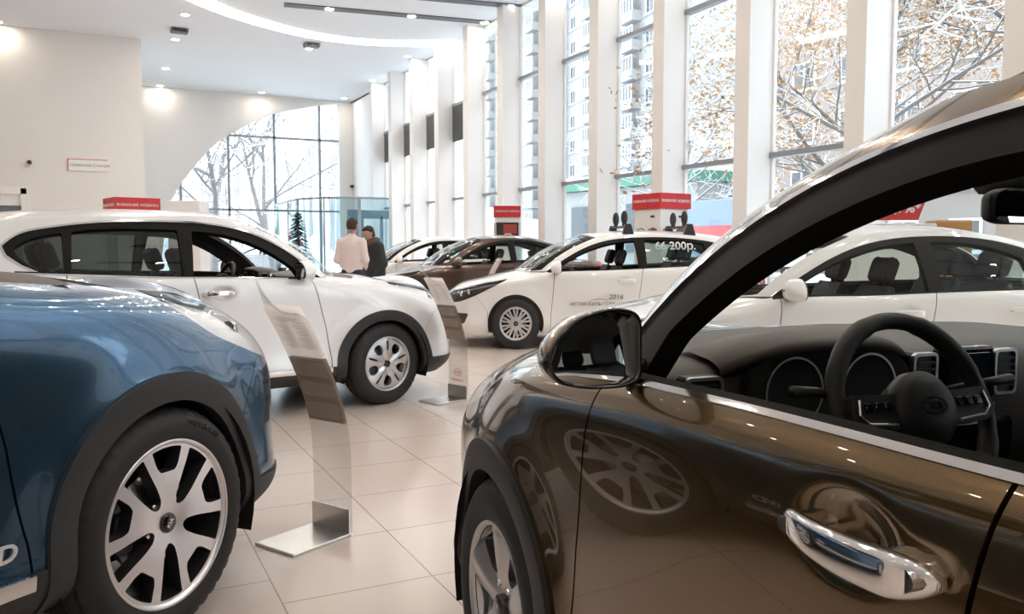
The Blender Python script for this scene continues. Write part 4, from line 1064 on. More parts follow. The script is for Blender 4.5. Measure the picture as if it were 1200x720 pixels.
# ceiling lights: curved strip, dark channels, downlights, flat sensors
pts=poly_smooth([(.35,14.2),(.55,16.6),(1.25,18.9),(2.29,20.67),(3.49,21.73),(4.43,22.3),(5.66,22.72),(6.58,22.75),(7.94,22.35),(9.0,21.75)],10)
V=[];n=len(pts)
for i,p in enumerate(pts):
    a=np.array(pts[max(i-1,0)]);b=np.array(pts[min(i+1,n-1)]);t=(b-a)/np.linalg.norm(b-a);nn=np.array([-t[1],t[0]])
    for s,z in ((-.24,ZC-.035),(.24,ZC-.035),(.26,ZC-.004),(-.26,ZC-.004)): q=np.array(p)+nn*s; V.append((q[0],q[1],z))
F=[]
for i in range(n-1):
    for k in range(4): F.append((4*i+k,4*i+(k+1)%4,4*i+4+(k+1)%4,4*i+4+k))
mb=MB(); mb.add(V,F); o=mb.build('light_strip',MATS['strip_white']); tag(o,'long curved white light strip across the ceiling','ceiling light')
CH=[(4.07,20.15,9.2,19.40),(3.0,18.85,9.2,17.82)]+[(2.2,y+.8,9.2,y) for y in (15.6,13.4,11.2,9.0,6.8,4.6,2.4,.2,-2.,-4.2)]
for i,(x0,y0,x1,y1) in enumerate(CH):
    L=math.hypot(x1-x0,y1-y0); e=empty('light_channel',((x0+x1)/2,(y0+y1)/2,ZC),math.atan2(y1-y0,x1-x0))
    lab='long dark light channel with three lamps, next to the curved strip' if i==0 else ('long dark light channel cut off by the top edge of the photo' if i==1 else 'dark light channel in the near half of the ceiling')
    tag(e,lab,'ceiling light','light channels in the ceiling')
    mb=MB(); mb.box((0,0,-.015),(L,.30,.02)); mb.build('channel',MATS['slot_grey'],e)
    for t in (-.30,.08,.44):
        mb=MB(); mb.lathe([(0.0001,-.030),(.085,-.030),(.10,-.026),(.10,-.012)],20,'z',(t*L,0,0)); mb.build('lamp',MATS['lamp_white'],e)
DL=[(2.08,22.09),(2.06,24.79),(5.57,24.24),(2.09,28.86),(2.12,32.0),(5.54,31.7),(8.53,31.5),(8.52,27.76),(8.4,23.9),(-2.08,24.9)]
DLn=['on the ceiling nearest the curved strip, at the left','above the front corner of the beige wall block','beside the middle ceiling box','between the block corner and the arched wall','nearest the arched wall at the left','over the arched window, left of its middle','over the far right end of the arched wall','over the far piers, nearer than the arched wall','over the glazed front below the strip end','at the top left corner of the photo']
for x in (-9.,-5.5,-1.9,1.6,5.1):
    for y in (-9.,-5.5,-2.,1.5,5.,8.5,12.,15.5,19.): DL.append((x,y)); DLn.append(None)
for (x,y),nm in zip(DL,DLn):
    e=empty('ceiling_downlight',(x,y,ZC)); tag(e,'small round recessed downlight '+nm if nm else 'small round recessed downlight in the near part of the ceiling','ceiling light','recessed ceiling downlights')
    mb=MB(); mb.lathe([(.10,-.012),(.135,-.012),(.14,0)],24); mb.build('ring',MATS['white_plastic'],e)
    mb=MB(); mb.lathe([(.0001,-.008),(.10,-.008),(.105,-.0)],24); mb.build('diffuser',MATS['lamp_white'],e)
for (x,y),nm in (((2.07,23.6),'left'),((5.5,23.61),'right')):
    mb=MB(); mb.box((0,0,-.05),(.42,.30,.10),bev=.015); mb.cur=1; mb.box((0,-.16,-.06),(.30,.03,.06))
    o=mb.build('ceiling_sensor',[MATS['slot_grey'],MATS['lamp_dark']]); o.location=(x,y,ZC); tag(o,'flat grey box on the ceiling, the %s one of two beside downlights'%nm,'sensor','flat boxes on the ceiling')
# ---------------------------------------------------------------- the cars
def recolour(root,sub):
    for o in [root]+list(root.children_recursive):
        if o.type!='MESH': continue
        for i,m in enumerate(o.data.materials):
            if m and m.name in sub:
                o.material_slots[i].link='OBJECT'; o.material_slots[i].material=MATS[sub[m.name]]
def pose(root,P,phi,s=1.,hub=None,side=1,yout=.92,XY=None):
    """heading phi (degrees, from the picture's right towards the depth); hub = pixel of the front wheel's centre, or XY axle position"""
    a=math.radians(phi)-AZ; d=Vector((math.cos(a),math.sin(a),0)); l=Vector((-d.y,d.x,0))
    if hub: p=on_z(hub[0],hub[1],P['rt']*s); p=Vector((p.x,p.y,0))-l*side*yout*s
    else: p=room(*XY)
    root.location=p; root.rotation_euler=(0,0,a); root.scale=(s,s,s)
def add_wheels(root,P,st,y,w,steer=0.):
    for xw in (0,-P['wb']):
        for s in (1,-1): wheel(root,st,(xw,s*y,P['rt']),s,r=P['rt'],w=w,steer=steer if xw==0 else 0.)
SUV0=build_car(SP); HATCH=build_car(HB); SAL=build_car(SD)
blue=copy_tree(SUV0); white=copy_tree(SUV0)
sal2=copy_tree(SAL); sal3=copy_tree(SAL); red=copy_tree(SAL); snowcar=copy_tree(SAL)
brown=SUV0
SC_N,SC_B=1.,1.085
pose(brown,SP,110.3,SC_N,XY=(.775,2.51)); brown.scale=(.968,.968,.983); pose(blue,SP,68,SC_B,hub=(210,618),side=-1); pose(white,SP,36,.987,hub=(454,427),side=-1)
pose(HATCH,HB,183.6,1.02,hub=(604.5,381),side=1,yout=.88)
pose(SAL,SD,183,1.,XY=(1.33,6.55)); pose(sal2,SD,196,1.0,XY=(-1.72,15.4)); pose(sal3,SD,196,1.0,XY=(-3.15,18.3))
blue.scale=(1.06,1.06,1.11); HATCH.scale=(1.02,1.02,1.065); sal2.scale=(1.,1.,1.07); sal3.scale=(1.,1.,1.08); SAL.scale=(1,1,1.025)
for o in blue.children:
    if o.name.startswith('door_mirror'): o.location.x-=.09
red.location=(17.5,10.5,0); red.rotation_euler=(0,0,math.radians(95)); snowcar.location=(6.0,44,0); snowcar.rotation_euler=(0,0,math.radians(170))
recolour(blue,{'paint_brown':'paint_blue'}); recolour(white,{'paint_brown':'paint_pearl'}); recolour(HATCH,{'paint_brown':'paint_white'})
recolour(SAL,{'paint_brown':'paint_white'}); recolour(sal2,{'paint_brown':'paint_bronze','window_frame':'window_frame'}); recolour(sal3,{'paint_brown':'paint_white'}); recolour(red,{'paint_brown':'paint_red'}); recolour(snowcar,{'paint_brown':'paint_silver'})
add_wheels(brown,SP,ST_FIVE,.795,.235); add_wheels(blue,SP,ST_MACH,.795,.245); add_wheels(white,SP,ST_TWIN,.795,.225,.16)
add_wheels(HATCH,HB,ST_COVER,.775,.195)
ST_SAL=dict(ST_COVER); ST_SAL.update({k:None for k in ()})
for c in (SAL,sal2,sal3,red,snowcar): add_wheels(c,SD,ST_SAL,.735,.185)
G1='cars on show in the hall'
tag(brown,'dark olive brown SUV with open driver window, closest to the viewer','car',G1)
tag(blue,'dark blue SUV with black and silver five-spoke wheel','car',G1)
tag(white,'pearl white SUV with black wheel arch trim, parked behind the blue SUV','car',G1)
tag(HATCH,'white hatchback with roof carriers and black lettering on its front door','car',G1)
tag(SAL,'white saloon seen through the open window and windscreen of the brown SUV','car',G1)
tag(sal2,'metallic brown saloon parked behind the white hatchback','car',G1)
tag(sal3,'white saloon partly hidden behind the metallic brown saloon','car',G1)
tag(red,'red saloon parked outside in the snow beyond the glazed front','car')
tag(snowcar,'silver saloon parked outside in the snow beyond the arched window','car')
# glass in the front door of the saloon's far side stays down; badge on the blue door, rails on the brown roof
def side_y(P_low,x,z):
    return 0
mb=MB(); Mt=Matrix(((-1,0,0,0),(0,0,-1,0),(0,1,0,0),(0,0,0,1)))
# right-hand side: viewer looks towards +y, x to the right is +x
R_side=Matrix(((1,0,0,0),(0,0,-1,0),(0,1,0,0),(0,0,0,1)))
L_side=Matrix(((-1,0,0,0),(0,0,1,0),(0,1,0,0),(0,0,0,1)))
mb.text('AWD',.062,Matrix.Translation((-.640,-.930,.445))@R_side,.006,shear=.15,sx=1.25,bold=.001); mb.build('door_badge',MATS['badge_silver'],blue)
mb=MB(); mb.smooth=True
for s in (1,): mb.tube([(-1.22,.555,1.560),(-1.36,.560,1.590),(-1.7,.566,1.612),(-2.3,.566,1.608),(-2.7,.552,1.578),(-2.85,.54,1.545)],.014,10)
mb.build('roof_rail',MATS['dark_plastic'],brown)
mb=MB(); mb.tube([(-1.22,-.555,1.560),(-1.36,-.560,1.590),(-1.7,-.566,1.612),(-2.3,-.566,1.608),(-2.7,-.552,1.578),(-2.85,-.54,1.545)],.014,10); mb.build('roof_rail',MATS['dark_plastic'],brown)
# lettering on the hatchback
mb=MB(); mb.cur=0
mb.text('АВТОМОБИЛЬ ГОДА',.058,Matrix.Translation((-.98,.902,.555))@L_side,.003,sx=.98)
mb.text('2016',.085,Matrix.Translation((-1.28,.902,.640))@L_side,.003,shear=.25,sx=1.1)
mb.cur=1
arc=[(-.93-.27*t,.902,.592+.026*math.sin(PI*t)) for t in np.linspace(0,1,15)]
mb.tube(arc,[.001+.003*math.sin(PI*t) for t in np.linspace(0,1,15)],6)
mb.build('door_lettering',[MATS['ink_dark'],MATS['ink_red']],HATCH,smooth=False)
mb=MB(); mb.cur=0; mb.text('66 200р.',.15,Matrix.Translation((-2.1,.690,1.265))@L_side@Matrix.Rotation(-.38,4,'X'),.003,bold=.002); 
mb.build('window_lettering',MATS['white_board'],HATCH,smooth=False)
# roof bars with carriers on the hatchback
def roof_bars(car,xs):
    for x in xs:
        e=empty('roof_bar',(0,0,0)); e.parent=None
        mb=MB(); mb.box((x,0,1.515),(.06,1.16,.03),bev=.01); mb.build('bar',MATS['dark_plastic'],e)
        for s in (1,-1):
            mb=MB(); mb.prism([(x-.085,1.385),(x+.085,1.385),(x+.035,1.545),(x-.035,1.545)],s*.54-.04,s*.54+.04,'y'); mb.build('foot',MATS['black_plastic'],e)
        for s in (1,-1):
            mb=MB(); mb.smooth=True; mb.lathe([(.0001,-.02),(.06,-.02),(.075,0),(.06,.02),(.0001,.02)],20,'y',(0,0,0)); mb.v=[(v[0]*.62+x,v[1]+s*.30,v[2]*1.25+1.63) for v in mb.v]
            mb.smooth=False; mb.box((x,s*.30,1.555),(.05,.05,.06)); mb.build('carrier_clamp',MATS['black_plastic'],e)
        e.matrix_world=car.matrix_basis.copy(); yield e
for e,nm in zip(roof_bars(HATCH,(-1.50,-2.32)),('front','rear')):
    tag(e,'black roof bar with upright clamps on the white hatchback, the %s bar'%nm,'roof bar','roof bars on the hatchback')
# ---------------------------------------------------------------- clear info stands
def info_stand(name,base,ang,label,logo=False,k=1.):
    """base: middle of the upright sheet's foot; the foot plate reaches back along -x, sheet faces +-x"""
    e=empty('info_stand',(base[0],base[1],0),ang); e.scale=(k,k,k); tag(e,label,'info stand','clear information stands')
    w=.125
    mb=MB(); mb.box((-.165,0,.006),(.335,.26,.012),bev=.002); mb.build('foot_plate',MATS['satin_chrome'],e)
    mb=MB(); mb.box((-.004,0,.065),(.006,.25,.115)); 
    for y in (-.10,.10):
        for z in (.035,.095): mb.smooth=True; mb.lathe([(.0001,.006),(.008,.006),(.009,.001)],12,'x',(.0,y,z))
    mb.build('bracket',MATS['satin_chrome'],e)
    prof=[(.010,.012),(.008,.30),(-.004,.48),(-.040,.62),(-.115,.80),(-.225,1.0),(-.30,1.11)]
    def P_(t):
        pr=np.array(prof); d=np.r_[0,np.cumsum(np.linalg.norm(np.diff(pr,axis=0),axis=1))]; q=nspline(d,pr,[t*d[-1]])[0]; return q
    n=30;V=[];F=[]
    for i in range(n+1):
        t=i/n; q=P_(t); q2=P_(min(1,t+.01)); q1=P_(max(0,t-.01)); tg=(q2-q1)/np.linalg.norm(q2-q1); nn=np.array([tg[1],-tg[0]])*.004
        for y in np.linspace(-w,w,7):
            dip=0 if t<.93 else -.05*(t-.93)/.07*(1-((y+.02)/w)**2)*1.
            sk=.050*(t-.9)/.1*(y/w) if t>.9 else 0
            for sg in (1,-1): V.append((q[0]+sg*nn[0]-dip*.4*0,y,q[1]+sg*nn[1]+dip+sk))
    m=14
    for i in range(n):
        for k_ in range(6):
            a=i*m+2*k_; F.append((a,a+2,a+m+2,a+m)); a+=1; F.append((a,a+m,a+m+2,a+2))
        F.append((i*m,i*m+m,i*m+m+1,i*m+1)); a=i*m+12; F.append((a,a+1,a+m+1,a+m))
    F.append(tuple(range(0,14,2))+tuple(range(13,0,-2))); b=n*m; F.append(tuple(b+i for i in range(0,14,2))+tuple(b+i for i in range(13,0,-2)))
    mb=MB(); mb.smooth=False; mb.add(V,F); mb.build('clear_sheet',MATS['acrylic'],e,smooth=False)
    def patch(t0,t1,y0,y1,off,mbp,r=0.):
        n_=8;V=[];F=[]
        for i in range(n_+1):
            t=t0+(t1-t0)*i/n_; q=P_(t); q2=P_(min(1,t+.01)); q1=P_(t-.01); tg=(q2-q1)/np.linalg.norm(q2-q1); nn=np.array([tg[1],-tg[0]])
            ins=0
            if r: u=abs(2*i/n_-1); ins=r*max(0,(u-.72)/.28)**2
            for y in (y0+ins,y1-ins): p=q+nn*off; V.append((p[0],y,p[1]))
        for i in range(n_): F.append((2*i,2*i+1,2*i+3,2*i+2))
        mbp.add(V,F)
    for sgn,nm in ((1,'front'),):
        mb=MB(); patch(.725,.955,-w+.006,w-.006,.007,mb); patch(.725,.955,-w+.006,w-.006,-.007,mb); s=mb.build('spec_sheet',mat('sheet_paper',(.86,.78,.75),.6),e,fix=False)
        mb=MB()
        for sg in (1,-1):
            for i,t in enumerate([.905,.895,.885,.87,.86,.85,.84,.83,.82,.81,.80,.79,.78,.77]):
                for c in (-1,1): 
                    if i<2: patch(t-.0015,t+.0015,-.07,.075,sg*.0085,mb); break
                    patch(t-.0012,t+.0012,c*.055-.045,c*.055+.04-.02*(i%3),sg*.0085,mb)
        mb.build('print',mat('print_grey',(.50,.46,.46),.7),s,fix=False)
        mb=MB(); patch(.437,.72,-w+.004,w-.004,.006,mb); patch(.437,.72,-w+.004,w-.004,-.006,mb); h=mb.build('card_holder',mat('holder_taupe',(.36,.31,.26),.45),e,fix=False)
        for j in range(3):
            mb=MB(); t0=.452+j*.092
            for sg in (1,-1): patch(t0,t0+.068,-w+.022,w-.022,sg*.008,mb,.02)
            mb.build('card',mat('card_white',(.80,.74,.72),.5),h,fix=False)
    if logo:
        mb=MB()
        for sg in (1,):
            n_=28; V=[(-.002,.052*math.cos(2*PI*i/n_)*q,.235+.030*math.sin(2*PI*i/n_)*q) for i in range(n_) for q in (1,.86)]
            mb.add(V,[(2*i,2*i+1,(2*i+3)%(2*n_),(2*i+2)%(2*n_)) for i in range(n_)])
            Mx=Matrix(((0,0,-1,-.002),(-1,0,0,0),(0,1,0,0),(0,0,0,1)))
            mb.text('KIA',.034,Mx@Matrix.Translation((0,.235,0)),.002,sx=1.2); mb.text('DESIGN U.S.',.026,Mx@Matrix.Translation((0,.165,0)),.002,sx=1.15)
        mb.build('logo',MATS['ink_red'],e,smooth=False)
    return e
def stand_at(pa,pb,label,logo=False,k=1.):
    a=on_z(*pa,0);b=on_z(*pb,0); c=(a+b)/2; d=b-a; ang=math.atan2(d.y,d.x)+PI/2     # sheet runs a->b ; front normal +x
    return info_stand('info_stand',c,ang,label,logo,k)
stand_at((368,616),(410,628),'clear bent info stand on a steel foot between the blue SUV and brown SUV',k=1.0)
stand_at((524,465),(549,470),'clear bent info stand with a red oval logo beside the white SUV nose',True,k=1.0)
e=info_stand('info_stand',room(-.47,13.7)+Vector((0,0,0)),math.radians(162)-AZ,'clear info stand leaning in front of the metallic brown saloon door'); e.scale=(1.08,1.08,1.08)
# ---------------------------------------------------------------- promotional pillars with red header
def promo(loc,ang,h,w,label,kind=0):
    e=empty('promotion_pillar',(loc.x,loc.y,0),ang); tag(e,label,'display pillar','red-topped display pillars')
    mb=MB(); mb.box((0,0,(h-.24)/2),(w,w,h-.24),bev=.01); mb.build('pillar',MATS['white_board'],e)
    mb=MB(); mb.box((0,0,h-.12),(w+.05,w+.05,.24)); b=mb.build('header_board',MATS['red_board'],e)
    mb=MB()
    for k in range(4):
        M_=Matrix.Rotation(k*PI/2,4,'Z')@Matrix(((1,0,0,0),(0,0,-1,-(w/2+.028)),(0,1,0,h-.12),(0,0,0,1)))
        mb.text('ВНИМАНИЕ НОВИНКА',.062,M_,.004,sx=(w/.62)*.9)
    mb.build('header_lettering',MATS['white_board'],b,smooth=False)
    for k in range(4):
        R_=Matrix.Rotation(k*PI/2,4,'Z')
        if kind==1:
            mb=MB(); mb.cur=0; mb.box((0,-w/2-.006,h-.62),(w*.92,.012,.52))
            mb.cur=1; mb.prism(rpoly([(-.20,h-.80),(-.19,h-.70),(-.10,h-.67),(-.06,h-.60),(.08,h-.60),(.12,h-.67),(.20,h-.70),(.21,h-.80)],.03),-w/2-.018,-w/2-.012,'y')
            mb.cur=2; mb.box((.06,-w/2-.014,h-.50),(w*.55,.006,.20))
            mb.cur=3; mb.prism(rpoly([(-.07,h-.68),(-.045,h-.62),(.065,h-.62),(.095,h-.68)],.01),-w/2-.022,-w/2-.016,'y')
            mb.v=[tuple(R_@Vector(v)) for v in mb.v]
            mb.build('poster',[MATS['lamp_dark'],MATS['white_plastic'],mat('poster_red',(.42,.06,.04),.5),MATS['glass_tint']],e)
        elif kind==2:
            mb=MB(); mb.smooth=True
            mb.lathe([(.05,-.01),(.10,-.014),(.125,-.006),(.13,0)],28,'y',(.14,-w/2-.002,h-.66)); mb.smooth=False; mb.box((.10,-w/2-.012,h-.62),(.10,.02,.12)); mb.cur=1; mb.box((.13,-w/2-.006,h-.36),(.09,.006,.035))
            mb.v=[tuple(R_@Vector(v)) for v in mb.v]; mb.build('product_picture',[mat('product_brown',(.16,.10,.06),.5),MATS['ink_dark']],e)
            mb=MB(); mb.tube([(-.26,-w/2-.003,h-.62),(-.22,-w/2-.003,h-.56),(-.12,-w/2-.003,h-.54),(-.05,-w/2-.003,h-.58)],.008,6)
            mb.cur=0
            for x in (-.24,-.06): mb.lathe([(.0001,-.004),(.03,-.004),(.03,0)],14,'y',(x,-w/2-.002,h-.64))
            mb.v=[tuple(R_@Vector(v)) for v in mb.v]; mb.build('car_picture',MATS['lamp_dark'],e)
    return e
def pil(px,y_top,Zc,ang,w,label,kind):
    p=room((px-600)/F_*Zc,Zc); h=H0+(291-y_top)/F_*Zc
    return promo(p,math.radians(ang)-AZ,h,w,label,kind)
pil(157,233.5,13.6,40,.64,'red-topped pillar showing only its red header above the white SUV roof',0)
pil(594,242.5,18.5,3,.53,'red-topped pillar with a framed car poster behind the brown saloon',1)
pil(774,228.5,13.3,33,.60,'red-topped pillar with product pictures behind the white hatchback',2)
# plain white cube behind the white SUV and the sale panel behind the window of the brown SUV
p=room((223-600)/F_*19.,19.); mb=MB(); mb.box((0,0,1.19),(.72,.6,2.38),bev=.01); o=mb.build('display_pillar',MATS['white_plastic']); o.location=(p.x,p.y,0); o.rotation_euler=(0,0,-AZ); tag(o,'plain pale grey pillar in front of the arched window','display pillar')
e=empty('sale_panel',tuple(room(4.42,9.6)),-AZ); tag(e,'white sale panel with a red slanted price board seen through the brown SUV','display panel')
mb=MB(); mb.box((0,0,.80),(.75,.35,1.60),bev=.01); b=mb.build('panel',MATS['white_board'],e)
mb=MB(); 
for x in (-.20,.12): mb.box((x,-.18,1.42),(.13,.012,.22))
mb.build('picture',MATS['lamp_dark'],b)
mb=MB(); mb.prism([(-.28,1.64),(.22,1.64),(.32,1.92),(-.20,1.92)],-.05,.05,'y'); r=mb.build('price_board',MATS['red_board'],e)
mb=MB(); mb.text('7,7%*',.17,Matrix(((1,0,0,.05),(0,0,-1,-.053),(0,1,0,1.78),(0,0,0,1))),.004,bold=.004); mb.build('price',MATS['white_board'],r,smooth=False)
mb=MB(); mb.box((.62,.05,.82),(.42,.3,1.64),bev=.02); o=mb.build('cabinet',mat('amber_wood',(.45,.22,.06),.4)); o.parent=e
# ---------------------------------------------------------------- wall sign, camera
p=on_y(104,194,yb); e=empty('wall_sign',(p.x,yb-.02,p.z)); tag(e,'long white sign with a red edge on the beige wall','sign')
mb=MB(); mb.box((0,0,0),(1.0,.05,.32),bev=.008); b=mb.build('sign_board',MATS['white_board'],e)
mb=MB(); mb.box((-.49,-.027,0),(.02,.006,.32)); mb.box((-.02,-.027,.15),(.96,.006,.018)); mb.build('sign_edge',MATS['ink_red'],b)
mb=MB(); mb.text('СЕРВИСНАЯ СТАНЦИЯ',.085,Matrix(((1,0,0,.03),(0,0,-1,-.028),(0,1,0,-.01),(0,0,0,1))),.003); mb.build('sign_lettering',mat('ink_grey',(.22,.22,.26),.6),b,smooth=False)
p=on_y(35,191,yb); e=empty('security_camera',(p.x,yb-.02,p.z)); tag(e,'tiny dark security camera on the beige wall above the door','security camera')
mb=MB(); mb.smooth=True; mb.lathe([(.0001,-.22),(.05,-.22),(.055,-.2),(.055,-.06),(.03,-.03)],16,'y'); mb.build('camera_body',MATS['lamp_dark'],e)
mb=MB(); mb.tube([(0,-.08,0),(0,-.03,-.06),(0,.05,-.06)],.02,8); mb.build('bracket',MATS['white_plastic'],e)
p=on_y(411,219,YB); e=empty('security_camera',(p.x,YB-.02,p.z)); tag(e,'tiny dark security camera on the far pier beside the arched window','security camera')
mb=MB(); mb.smooth=True; mb.lathe([(.0001,-.25),(.06,-.25),(.065,-.2),(.065,-.06),(.03,-.03)],16,'y'); mb.build('camera_body',MATS['lamp_dark'],e)
# ---------------------------------------------------------------- glass entrance lobby at the far right
e=empty('entrance_lobby',(0,0,0)); tag(e,'glass entrance lobby with blue-grey sliding door in the far corner','entrance')
lz=2.95; x0,x1=6.0,XF-.35; y0,y1=26.5,YB-.1
for (a,b) in (((x0,y0+1.6),(x0+.6,y0+.5)),((x0+.6,y0+.5),(x0+1.6,y0))  ,((x0,y0+1.6),(x0,y1)),((x0+1.6,y0),(x1,y0))):
    dx,dy=b[0]-a[0],b[1]-a[1]; L=math.hypot(dx,dy); mb=MB(); mb.box((0,0,0),(L,.02,lz),M=Matrix.Rotation(math.atan2(dy,dx),4,'Z')); mb.v=[(v[0]+(a[0]+b[0])/2,v[1]+(a[1]+b[1])/2,v[2]+lz/2) for v in mb.v]; mb.build('glass_panel',mat_l if (mat_l:=MATS.get('lobby_glass')) else glass('lobby_glass',(.80,.90,.93),1.),e)
for p in ((x0,y0+1.6),(x0+.6,y0+.5),(x0+1.6,y0),(x0,y0+3.2),(x1-1.1,y0)):
    mb=MB(); mb.tube([(p[0],p[1],0),(p[0],p[1],lz)],.03,8); mb.build('post',MATS['frame_grey'],e)
mb=MB(); mb.tube([(x0,y1,lz),(x0,y0+1.6,lz),(x0+.6,y0+.5,lz),(x0+1.6,y0,lz),(x1,y0,lz)],.035,8); mb.build('top_rail',MATS['frame_grey'],e)
mat('door_blue',(.18,.26,.32),.4)
mb=MB(); mb.box((x0+1.75,y0+.9,1.3),(.55,.08,2.6)); mb.box((x0+2.6,y0+.9,2.45),(1.9,.1,.28)); mb.box((x0+2.65,y0+.9,1.2),(.10,.1,2.4)); mb.box((x0+3.0-.42+.55,y0+.9,1.2),(.07,.1,2.4)); mb.build('sliding_door',MATS['door_blue'],e)
mb=MB(); mb.box((x0+2.2,y0-.8,.62),(1.1,.5,1.24),bev=.02); o=mb.build('counter',mat('counter_beige',(.55,.45,.38),.5)); tag(o,'low beige counter in front of the glass entrance lobby','counter')
# ---------------------------------------------------------------- fir tree with decorations
p=room((350-600)/F_*20.5,20.5); h=H0+(291-247)/F_*20.5
e=empty('christmas_tree',(p.x,p.y,0)); tag(e,'small dark green Christmas tree behind the white SUV bonnet','christmas tree')
rnd=random.Random(5); mb=MB()
for i in range(150):
    t=(i/150)**.9; z=.30+(h-.36)*t; L=(.62*(1-t)+.05)*rnd.uniform(.8,1.1); a=i*2.4
    d=Vector((math.cos(a),math.sin(a),-.28)); s=Vector((-d.y,d.x,0))
    for j in range(9):
        u=(j+1)/9; b=Vector((0,0,z))+d*L*u; q=.11*(1-.55*u)+.02
        for sg in (1,-1):
            tip=b+s*sg*q+d*q*.9+Vector((0,0,rnd.uniform(-.03,.03))); w_=d*.018
            mb.add([b-w_,b+w_+Vector((0,0,.012)),tip],[(0,1,2)])
    mb.add([Vector((0,0,z)),Vector((0,0,z+.03)),Vector((0,0,z))+d*L],[(0,1,2)])
for k in range(10): mb.add([(0.02*math.cos(k),.02*math.sin(k),h-.10),(.03*math.cos(k+.3),.03*math.sin(k+.3),h-.08),(0,0,h+.03)],[(0,1,2)])
mb.build('needles',mat('fir_green',(.012,.045,.028),.7,var=.3,vscale=12),e,fix=False)
mb=MB(); mb.tube([(0,0,.02),(0,0,h-.05)],[.04,.008],8); mb.build('trunk',MATS['bark'],e)
mb=MB(); 
for k in range(3): mb.box((.22*math.cos(k*2.1),.22*math.sin(k*2.1),.02),(.46,.05,.04),M=Matrix.Rotation(k*2.1,3,'Z').to_4x4())
mb.build('tree_stand',MATS['dark_plastic'],e)
for i in range(26):
    t=rnd.uniform(.05,.9); z=.4+(h-.55)*t; r=(.60*(1-t)+.05)*.92; a=rnd.uniform(0,6.28)
    mb=MB(); mb.smooth=True; mb.lathe([(.0001,-.03),(.02,-.024),(.03,0),(.02,.024),(.0001,.03)],10,'z',(r*math.cos(a),r*math.sin(a),z-.12*(1-t)))
    mb.build('bauble',MATS['chrome'] if i%3 else MATS['red_board'],e)
# ---------------------------------------------------------------- two people talking
def flesh(name,pieces,k,step,mat_,parent,zmin=None,zmax=None):
    """one continuous skin around tapered limbs (a, b, ra, rb, depth factor), blended where they join"""
    A=np.array([p[0] for p in pieces]+[p[1] for p in pieces],float); r=max(max(p[2],p[3]) for p in pieces)+.03
    lo=A.min(0)-r; hi=A.max(0)+r; n=np.ceil((hi-lo)/step).astype(int)+1
    ax=[lo[i]+step*np.arange(n[i]) for i in range(3)]; X,Y,Z=np.meshgrid(*ax,indexing='ij'); F=np.zeros(X.shape)
    for p in pieces:
        a_,b_=np.array(p[0],float),np.array(p[1],float); e=p[4] if len(p)>4 else 1.
        S=np.array([1/e,1,1]); a_=a_*S; b_=b_*S; d=b_-a_; L=d@d+1e-12
        px,py,pz=X/e-a_[0],Y-a_[1],Z-a_[2]; t=np.clip((px*d[0]+py*d[1]+pz*d[2])/L,0,1)
        q=np.sqrt((px-t*d[0])**2+(py-t*d[1])**2+(pz-t*d[2])**2)-(p[2]+(p[3]-p[2])*t)
        F+=np.exp(-np.clip(q*min(e,1.),-.2,.5)/k)
    F=-k*np.log(F)
    if zmin is not None: F=np.maximum(F,zmin-Z)
    if zmax is not None: F=np.maximum(F,Z-zmax)
    s=F<0; cnt=np.zeros(np.array(s.shape)-1,int); P=np.zeros(cnt.shape+(3,)); O=np.array(list(np.ndindex(2,2,2)))
    sl=lambda o: tuple(slice(o[i],s.shape[i]-1+o[i]) for i in range(3))
    for o in O:
        for ax_ in range(3):
            if o[ax_]: continue
            o2=o.copy(); o2[ax_]=1; f0,f1=F[sl(o)],F[sl(o2)]; c=(f0<0)!=(f1<0); t=np.where(c,f0/np.where(f0==f1,1,f0-f1),0)
            cnt+=c
            for i in range(3): P[...,i]+=np.where(c,o[i]+(t if i==ax_ else 0),0)
    act=cnt>0; idx=-np.ones(cnt.shape,int); idx[act]=np.arange(act.sum()); I=np.argwhere(act); V=lo+step*(I+P[act]/cnt[act][:,None]); Fc=[]
    for ax_ in range(3):
        u,v=(ax_+1)%3,(ax_+2)%3
        s0=np.swapaxes(s,0,ax_); e_=np.argwhere(np.take(s,range(s.shape[ax_]-1),ax_)!=np.take(s,range(1,s.shape[ax_]),ax_))
        for q in e_:
            if q[u]<1 or q[v]<1 or q[u]>=cnt.shape[u] or q[v]>=cnt.shape[v]: continue
            c=[]
            for du,dv in ((0,0),(1,0),(1,1),(0,1)):
                w_=q.copy(); w_[u]-=du; w_[v]-=dv; c.append(idx[tuple(w_)])
            Fc.append(tuple(c) if s[tuple(q)] else tuple(c[::-1]))
    mb=MB(); mb.smooth=True; mb.add(V,Fc)
    return mb.build(name,mat_,parent)
def skin_mesh(name,J,B,mat_,parent,levels=1):
    g=lambda r: r[0] if isinstance(r,tuple) else r
    return flesh(name,[(J[a][0],J[b][0],min(g(J[a][1]),.024),min(g(J[b][1]),.024)) for a,b in B],.004,.005,mat_,parent)
mat('skin',(.55,.33,.24),.55); mat('hair_brown',(.045,.026,.018),.7,bump=.6,bscale=90); mat('hair_black',(.012,.011,.012),.6,bump=.6,bscale=90)
mat('shirt_pink',(.80,.70,.70),.8,bump=.3,bscale=14); mat('trousers_navy',(.020,.024,.045),.8); mat('coat_black',(.022,.024,.032),.7,bump=.5,bscale=18); mat('fur_brown',(.12,.07,.045),.95,bump=1.,bscale=60); mat('shoe_black',(.015,.015,.016),.4)
